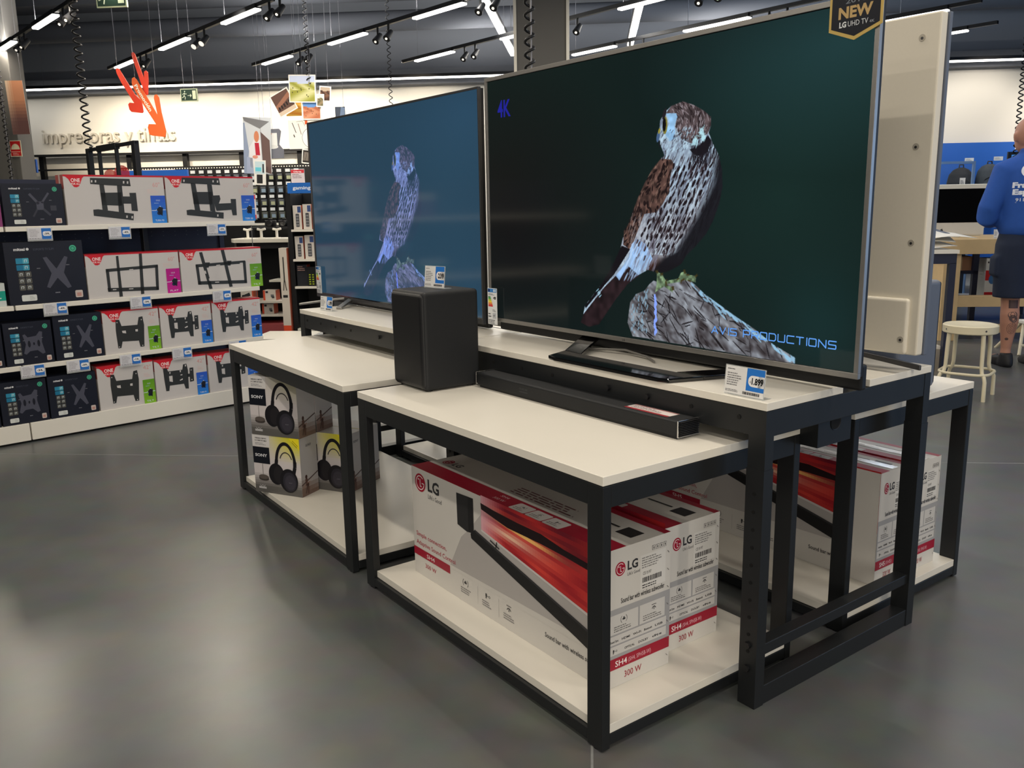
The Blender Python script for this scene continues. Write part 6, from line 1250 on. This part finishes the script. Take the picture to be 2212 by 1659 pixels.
small_box('cardboard_box', 2.40, 6.95, 0, .22, .2, .32, lambda f, W, H: f.text('S', W*.7, H*.5, H*.2, (50, 50, 54), 1), 'brown cardboard box on the floor behind the work table leg', 'box', (176, 132, 92))

# cream metal stool
t = thing('stool', (-1.315, 4.225, 0), .25, 'round cream metal stool with bent tube legs and a foot ring', 'stool')
b = MB(); R = .155; pr = [(0.0, .438), (.05, .442), (.11, .447), (R-.008, .452), (R, .446), (R, .405), (R-.006, .400)]
for (ra, za), (rb, zb) in zip(pr[:-1], pr[1:]):
    n = 40; vs = [(ra*math.cos(2*PI*k/n), ra*math.sin(2*PI*k/n), za) for k in range(n)]+[(rb*math.cos(2*PI*k/n), rb*math.sin(2*PI*k/n), zb) for k in range(n)]
    b.add(vs, [(k, n+k, n+(k+1) % n, (k+1) % n) for k in range(n)], M_CREAM, smooth=True)
n = 40; b.add([((R-.006)*math.cos(2*PI*k/n), (R-.006)*math.sin(2*PI*k/n), .4) for k in range(n)], [tuple(reversed(range(n)))], M_CREAM); b.build('seat', t)
for k in range(4):
    a = PI/4+k*PI/2; c_, s_ = math.cos(a), math.sin(a); b = MB()
    rr_ = [(.132, .41), (.138, .34), (.142, .20), (.150, .165), (.172, .145), (.182, .12), (.184, .0)]
    b.tube([(r_*c_, r_*s_, z) for r_, z in rr_], [.014, .0125, .0115, .0115, .0115, .0115, .012], M_CREAM, 12); g = b.build('leg', t)
    b = MB(); b.tube([((R+.001)*c_, (R+.001)*s_, .425), ((R-.004)*c_, (R-.004)*s_, .425)], .006, M_CHROME, 10); b.build('rivet', t)
ring = []
for k in range(33):
    a = 2*PI*k/32; q = .150+.012*math.cos(4*(a-PI/4)); ring.append((q*math.cos(a)*1.03, q*math.sin(a)*1.03, .158))
b = MB(); b.tube(ring, .009, M_CREAM, 10, cap=False); b.build('foot_ring', t)

# white folding trestle behind the person
t = thing('folding_step', BP(3.32, 7.0), BROT, 'low white folding step behind the person at the right edge', 'step')
for x0, x1 in ((.0, .10), (.55, .45)):
    for y0, y1 in ((0, .18), (.4, .22)): b = MB(); b.tube([(x0, y0, 0), (x1, y1, .23)], .013, M_CREAM, 8); b.build('leg', t)
b = MB(); b.box((.08, .12, .23), (.48, .28, .25), M_WALL); b.build('top_bar', t); b = MB(); b.tube([(.03, .05, .07), (.52, .05, .07)], .012, M_CREAM, 8); b.build('crossbar', t)

# ------------------------------------------------------------------ person (seen from behind, facing away along the building axis)
t = thing('person', BP(3.12, 6.56), BROT, 'bald person in a blue printed sweatshirt and navy shorts, back turned, at the right edge', 'person')
b = MB()
def limb(b, pts, rs, m, n=14): b.tube([Vector(p) for p in pts], rs, m, n)
# legs and feet
for sx, x in ((-1, -.105), (1, .10)):
    limb(b, [(x*.9, .0, .92), (x, .0, .80), (x, .0, .60), (x, .005, .50), (x, .0, .46), (x, -.012, .38), (x, -.012, .32), (x, -.004, .22), (x, .0, .13), (x, .0, .08), (x, .0, .03)],
         [.10, .098, .078, .062, .060, .064, .060, .045, .034, .036, .036], M_SKIN)
    limb(b, [(x, -.02, .035), (x*1.02, .05, .04), (x*1.1, .13, .03), (x*1.14, .19, .025)], [.036, .04, .04, .024], M_SKIN)
# trunk, neck, head
b.loft([((0, 0, z), rx, ry) for z, rx, ry in ((.84, .15, .11), (.95, .17, .12), (1.08, .165, .115), (1.22, .18, .12), (1.36, .19, .11), (1.44, .15, .085), (1.48, .07, .065), (1.53, .058, .06), (1.57, .058, .062))], M_SKIN, 24)
hx, hy, hz = -.105+.02, .03, 1.62
b.loft([((-.03, .01, 1.46), .07, .06), ((-.05, .02, 1.52), .06, .06), ((-.075, .03, 1.58), .058, .066)], M_SKIN, 18)
b.ball((hx, hy, hz+.03), .077, .098, .105, M_SKIN, 22); b.ball((hx, hy+.035, hz-.03), .06, .07, .075, M_SKIN, 18)
b.tube([(hx, hy+.118, hz+.03), (hx, hy+.135, hz+.0), (hx, hy+.122, hz-.012)], [.010, .016, .012], M_SKIN, 8)       # nose
for sx in (-1, 1):
    b.loft([((hx+sx*.078, hy-.005, hz-.028), .008, .012), ((hx+sx*.084, hy-.008, hz-.0), .010, .019), ((hx+sx*.086, hy-.010, hz+.022), .010, .020), ((hx+sx*.080, hy-.004, hz+.036), .006, .012)], M_SKIN, 10)  # ears
# arms bent forward, hands with fingers around a small device
for sx in (-1, 1):
    S = (sx*.205, 0, 1.40); Eb = (sx*.275+(-.02 if sx < 0 else 0), -.01, 1.10); W_ = (sx*.10, .27, 1.06)
    limb(b, [(sx*.12, 0, 1.42), S, ((S[0]+Eb[0])/2, 0, 1.25), Eb], [.06, .062, .052, .043], M_SKIN); limb(b, [Eb, ((Eb[0]+W_[0])/2, .14, 1.085), W_], [.043, .040, .027], M_SKIN)
    P = Vector(W_); Pm = P+Vector((-sx*.055, .055, .0)); b.ball((P+Pm)/2, .042, .042, .022, M_SKIN, 12)
    for i in range(4):
        b0 = Pm+Vector((-sx*.004+sx*(.03-.02*i)*.4, -.01+.0, .028-.019*i)); L_ = (.038, .045, .042, .033)[i]
        limb(b, [b0, b0+Vector((-sx*L_*.7, L_*.55, 0)), b0+Vector((-sx*L_*1.2, L_*.2, -.004)), b0+Vector((-sx*L_*1.15, -L_*.25, -.006))], [.0095, .009, .0085, .007], M_SKIN, 8)
    limb(b, [P+Vector((0, .01, .02)), P+Vector((-sx*.02, .04, .045)), P+Vector((-sx*.045, .05, .05))], [.012, .011, .009], M_SKIN, 8)
body = b.build('body', t, remesh=.0065, smooth_it=3)
for sx in (-1, 1):
    b = MB(); b.ball((hx+sx*.03, hy+.103, hz+.028), .012, .008, .008, M_WALL, 10); b.tube([(hx+sx*.03, hy+.110, hz+.028), (hx+sx*.03, hy+.1125, hz+.028)], .0045, M_BLACKH, 8); b.build('eye', t)
b = MB(); b.tube([(hx-.024, hy+.103, hz-.043), (hx, hy+.111, hz-.041), (hx+.024, hy+.103, hz-.043)], .0045, mat('lip', (150, 88, 84), .5, noise=.05), 6); b.build('mouth', t)
b = MB(); b.box((-.035, .335, 1.02), (.035, .345, 1.13), M_DARKP); tag(b.build('phone', loc=BP(3.12, 6.56), rz=BROT), 'dark phone held in front of the person in blue', 'phone')
# sweatshirt
b = MB()
b.loft([((-.0+dx, -.005, z), rx, ry) for z, rx, ry, dx in ((.945, .205, .150, 0), (.96, .222, .165, 0), (1.0, .238, .175, -.0), (1.08, .240, .172, -.0), (1.2, .245, .165, -.005), (1.32, .262, .150, -.01), (1.40, .262, .128, -.012), (1.45, .215, .105, -.02), (1.485, .135, .085, -.04), (1.52, .085, .078, -.05), (1.545, .076, .076, -.055))], M_SHIRT, 32)
for sx in (-1, 1):
    e = -.02 if sx < 0 else 0
    limb(b, [(sx*.15, 0, 1.41), (sx*.222, -.0, 1.385), (sx*.262+e*.5, -.01, 1.25), (sx*.30+e, -.015, 1.13), (sx*.298+e, .0, 1.075), (sx*.24+e, .09, 1.055), (sx*.15, .21, 1.06)], [.085, .090, .078, .072, .072, .062, .046], M_SHIRT, 18)
    limb(b, [(sx*.16, .195, 1.06), (sx*.138, .225, 1.06)], [.047, .042], M_SHIRT, 14)
shirt = b.build('sweatshirt', t, remesh=.011, smooth_it=5)
b = MB()
for sx, x in ((-1, -.11), (1, .105)):
    b.loft([((x*.75, 0, .97), .13, .13), ((x*.9, 0, .88), .135, .14), ((x, 0, .75), .125, .128), ((x, .0, .60), .118, .118), ((x, 0, .505), .115, .115)], M_SHORT, 24)
    b.box((x*1.0+sx*.10, -.05, .66), (x+sx*.142, .06, .80), M_SHORT)
b.loft([((0, 0, .86), .20, .14), ((0, 0, .98), .205, .148), ((0, 0, .995), .20, .145)], M_SHORT, 28)
b.build('shorts', t, remesh=.011, smooth_it=3)
for sx, x in ((-1, -.105), (1, .10)):
    b = MB(); b.loft([((x, -.0, .0), .042, .075), ((x, .0, .02), .048, .085), ((x, -.01, .05), .046, .07), ((x, -.015, .085), .042, .05), ((x, -.012, .10), .040, .046)], M_SHOE, 20)
    b.loft([((x*1.08, .11, .0), .045, .11), ((x*1.08, .11, .025), .048, .12), ((x*1.08, .09, .055), .042, .09), ((x, .05, .075), .03, .05)], M_SHOE, 20); b.build('shoe', t, remesh=.008)
# calf tattoos: ink patches following the left calf
dg = None
xl = -.105
class Calf(Face):
    def P(s, p, k):
        a = math.radians(p[0]); z = p[1]
        r_ = float(np.interp(z, [.13, .22, .32, .38, .46, .5], [.0345, .0450, .0600, .0640, .0600, .0620])); cy = float(np.interp(z, [.13, .22, .32, .38, .46, .5], [0, -.004, -.012, -.012, 0, .005]))
        return Vector((xl+(r_+.0005+.0002*k)*math.cos(a), cy+(r_+.0005+.0002*k)*math.sin(a), z))
INKC = (88, 72, 72)
def tattoo(fn):
    b = MB(); f = Calf(b, (0, 0, 0), (1, 0, 0), (0, 0, 1), M_PAPER); fn(f); b.build('tattoo', t)
def tt1(f): [f.rect(-122+i*10, .43, 10, .058, INKC if 0 < i < 5 else (70, 58, 60), 0) for i in range(6)]; f.ell(-92, .462, 14, .013, (120, 92, 86), 1, 14)
def tt2(f): [f.ell(-95+dx, .372+dz, 22, .024, INKC, 0, 16) for dx, dz in ((-8, .01), (6, .012), (0, -.012), (10, -.02))]
def tt3(f):
    for k in range(8): a = k*PI/4; f.line(-92, .285, -92+34*math.cos(a), .285+.042*math.sin(a), .9 if abs(math.cos(a)) < .5 else .0022, INKC, 0) if abs(math.cos(a)) > .9 else f.poly([(-92, .285), (-92+34*math.cos(a)-1.2, .285+.042*math.sin(a)), (-92+34*math.cos(a)+1.2, .285+.042*math.sin(a))], INKC, 0)
    for q in (.4, .7, 1): 
        for k in range(16): a, c = k*PI/8, (k+1)*PI/8; f.poly([(-92+34*q*math.cos(a), .285+.042*q*math.sin(a)), (-92+34*q*math.cos(c), .285+.042*q*math.sin(c)), (-92+(34*q-2)*math.cos(c), .285+(.042*q-.0022)*math.sin(c)), (-92+(34*q-2)*math.cos(a), .285+(.042*q-.0022)*math.sin(a))], INKC, 0)
def tt4(f): f.ell(-118, .205, 16, .010, INKC, 0, 12)
for q in (tt1, tt2, tt3, tt4): tattoo(q)
# print on the back, laid onto the cloth by casting towards it
bpy.context.view_layer.update(); dg = bpy.context.evaluated_depsgraph_get()
ev = shirt.evaluated_get(dg)
b = MB(); f = Face(b, (0, -.4, 0), (1, 0, 0), (0, 0, 1), M_PAPER)
f.arc(-.085, 1.385, .075, .015, 0, 360, (222, 226, 236), 0, 40, .05); f.text('Frag', -.212, 1.275, .036, (222, 228, 240), 0, .105, bold=.05); f.text('Espa', -.208, 1.228, .036, (222, 228, 240), 0, .11, bold=.05); f.text('91145', -.19, 1.182, .022, (206, 214, 230), 0, .082, bold=.02); f.rect(-.19, 1.172, .085, .003, (170, 182, 210), 0)
nv = []
for p in b.v:
    hit, loc, nrm, _i = ev.ray_cast(Vector((p[0], -.45, p[2])), Vector((0, 1, 0)))
    nv.append((p[0], (loc.y if hit else -.16)-.0022, p[2]))
b.v = nv; b.build('back_print', t)
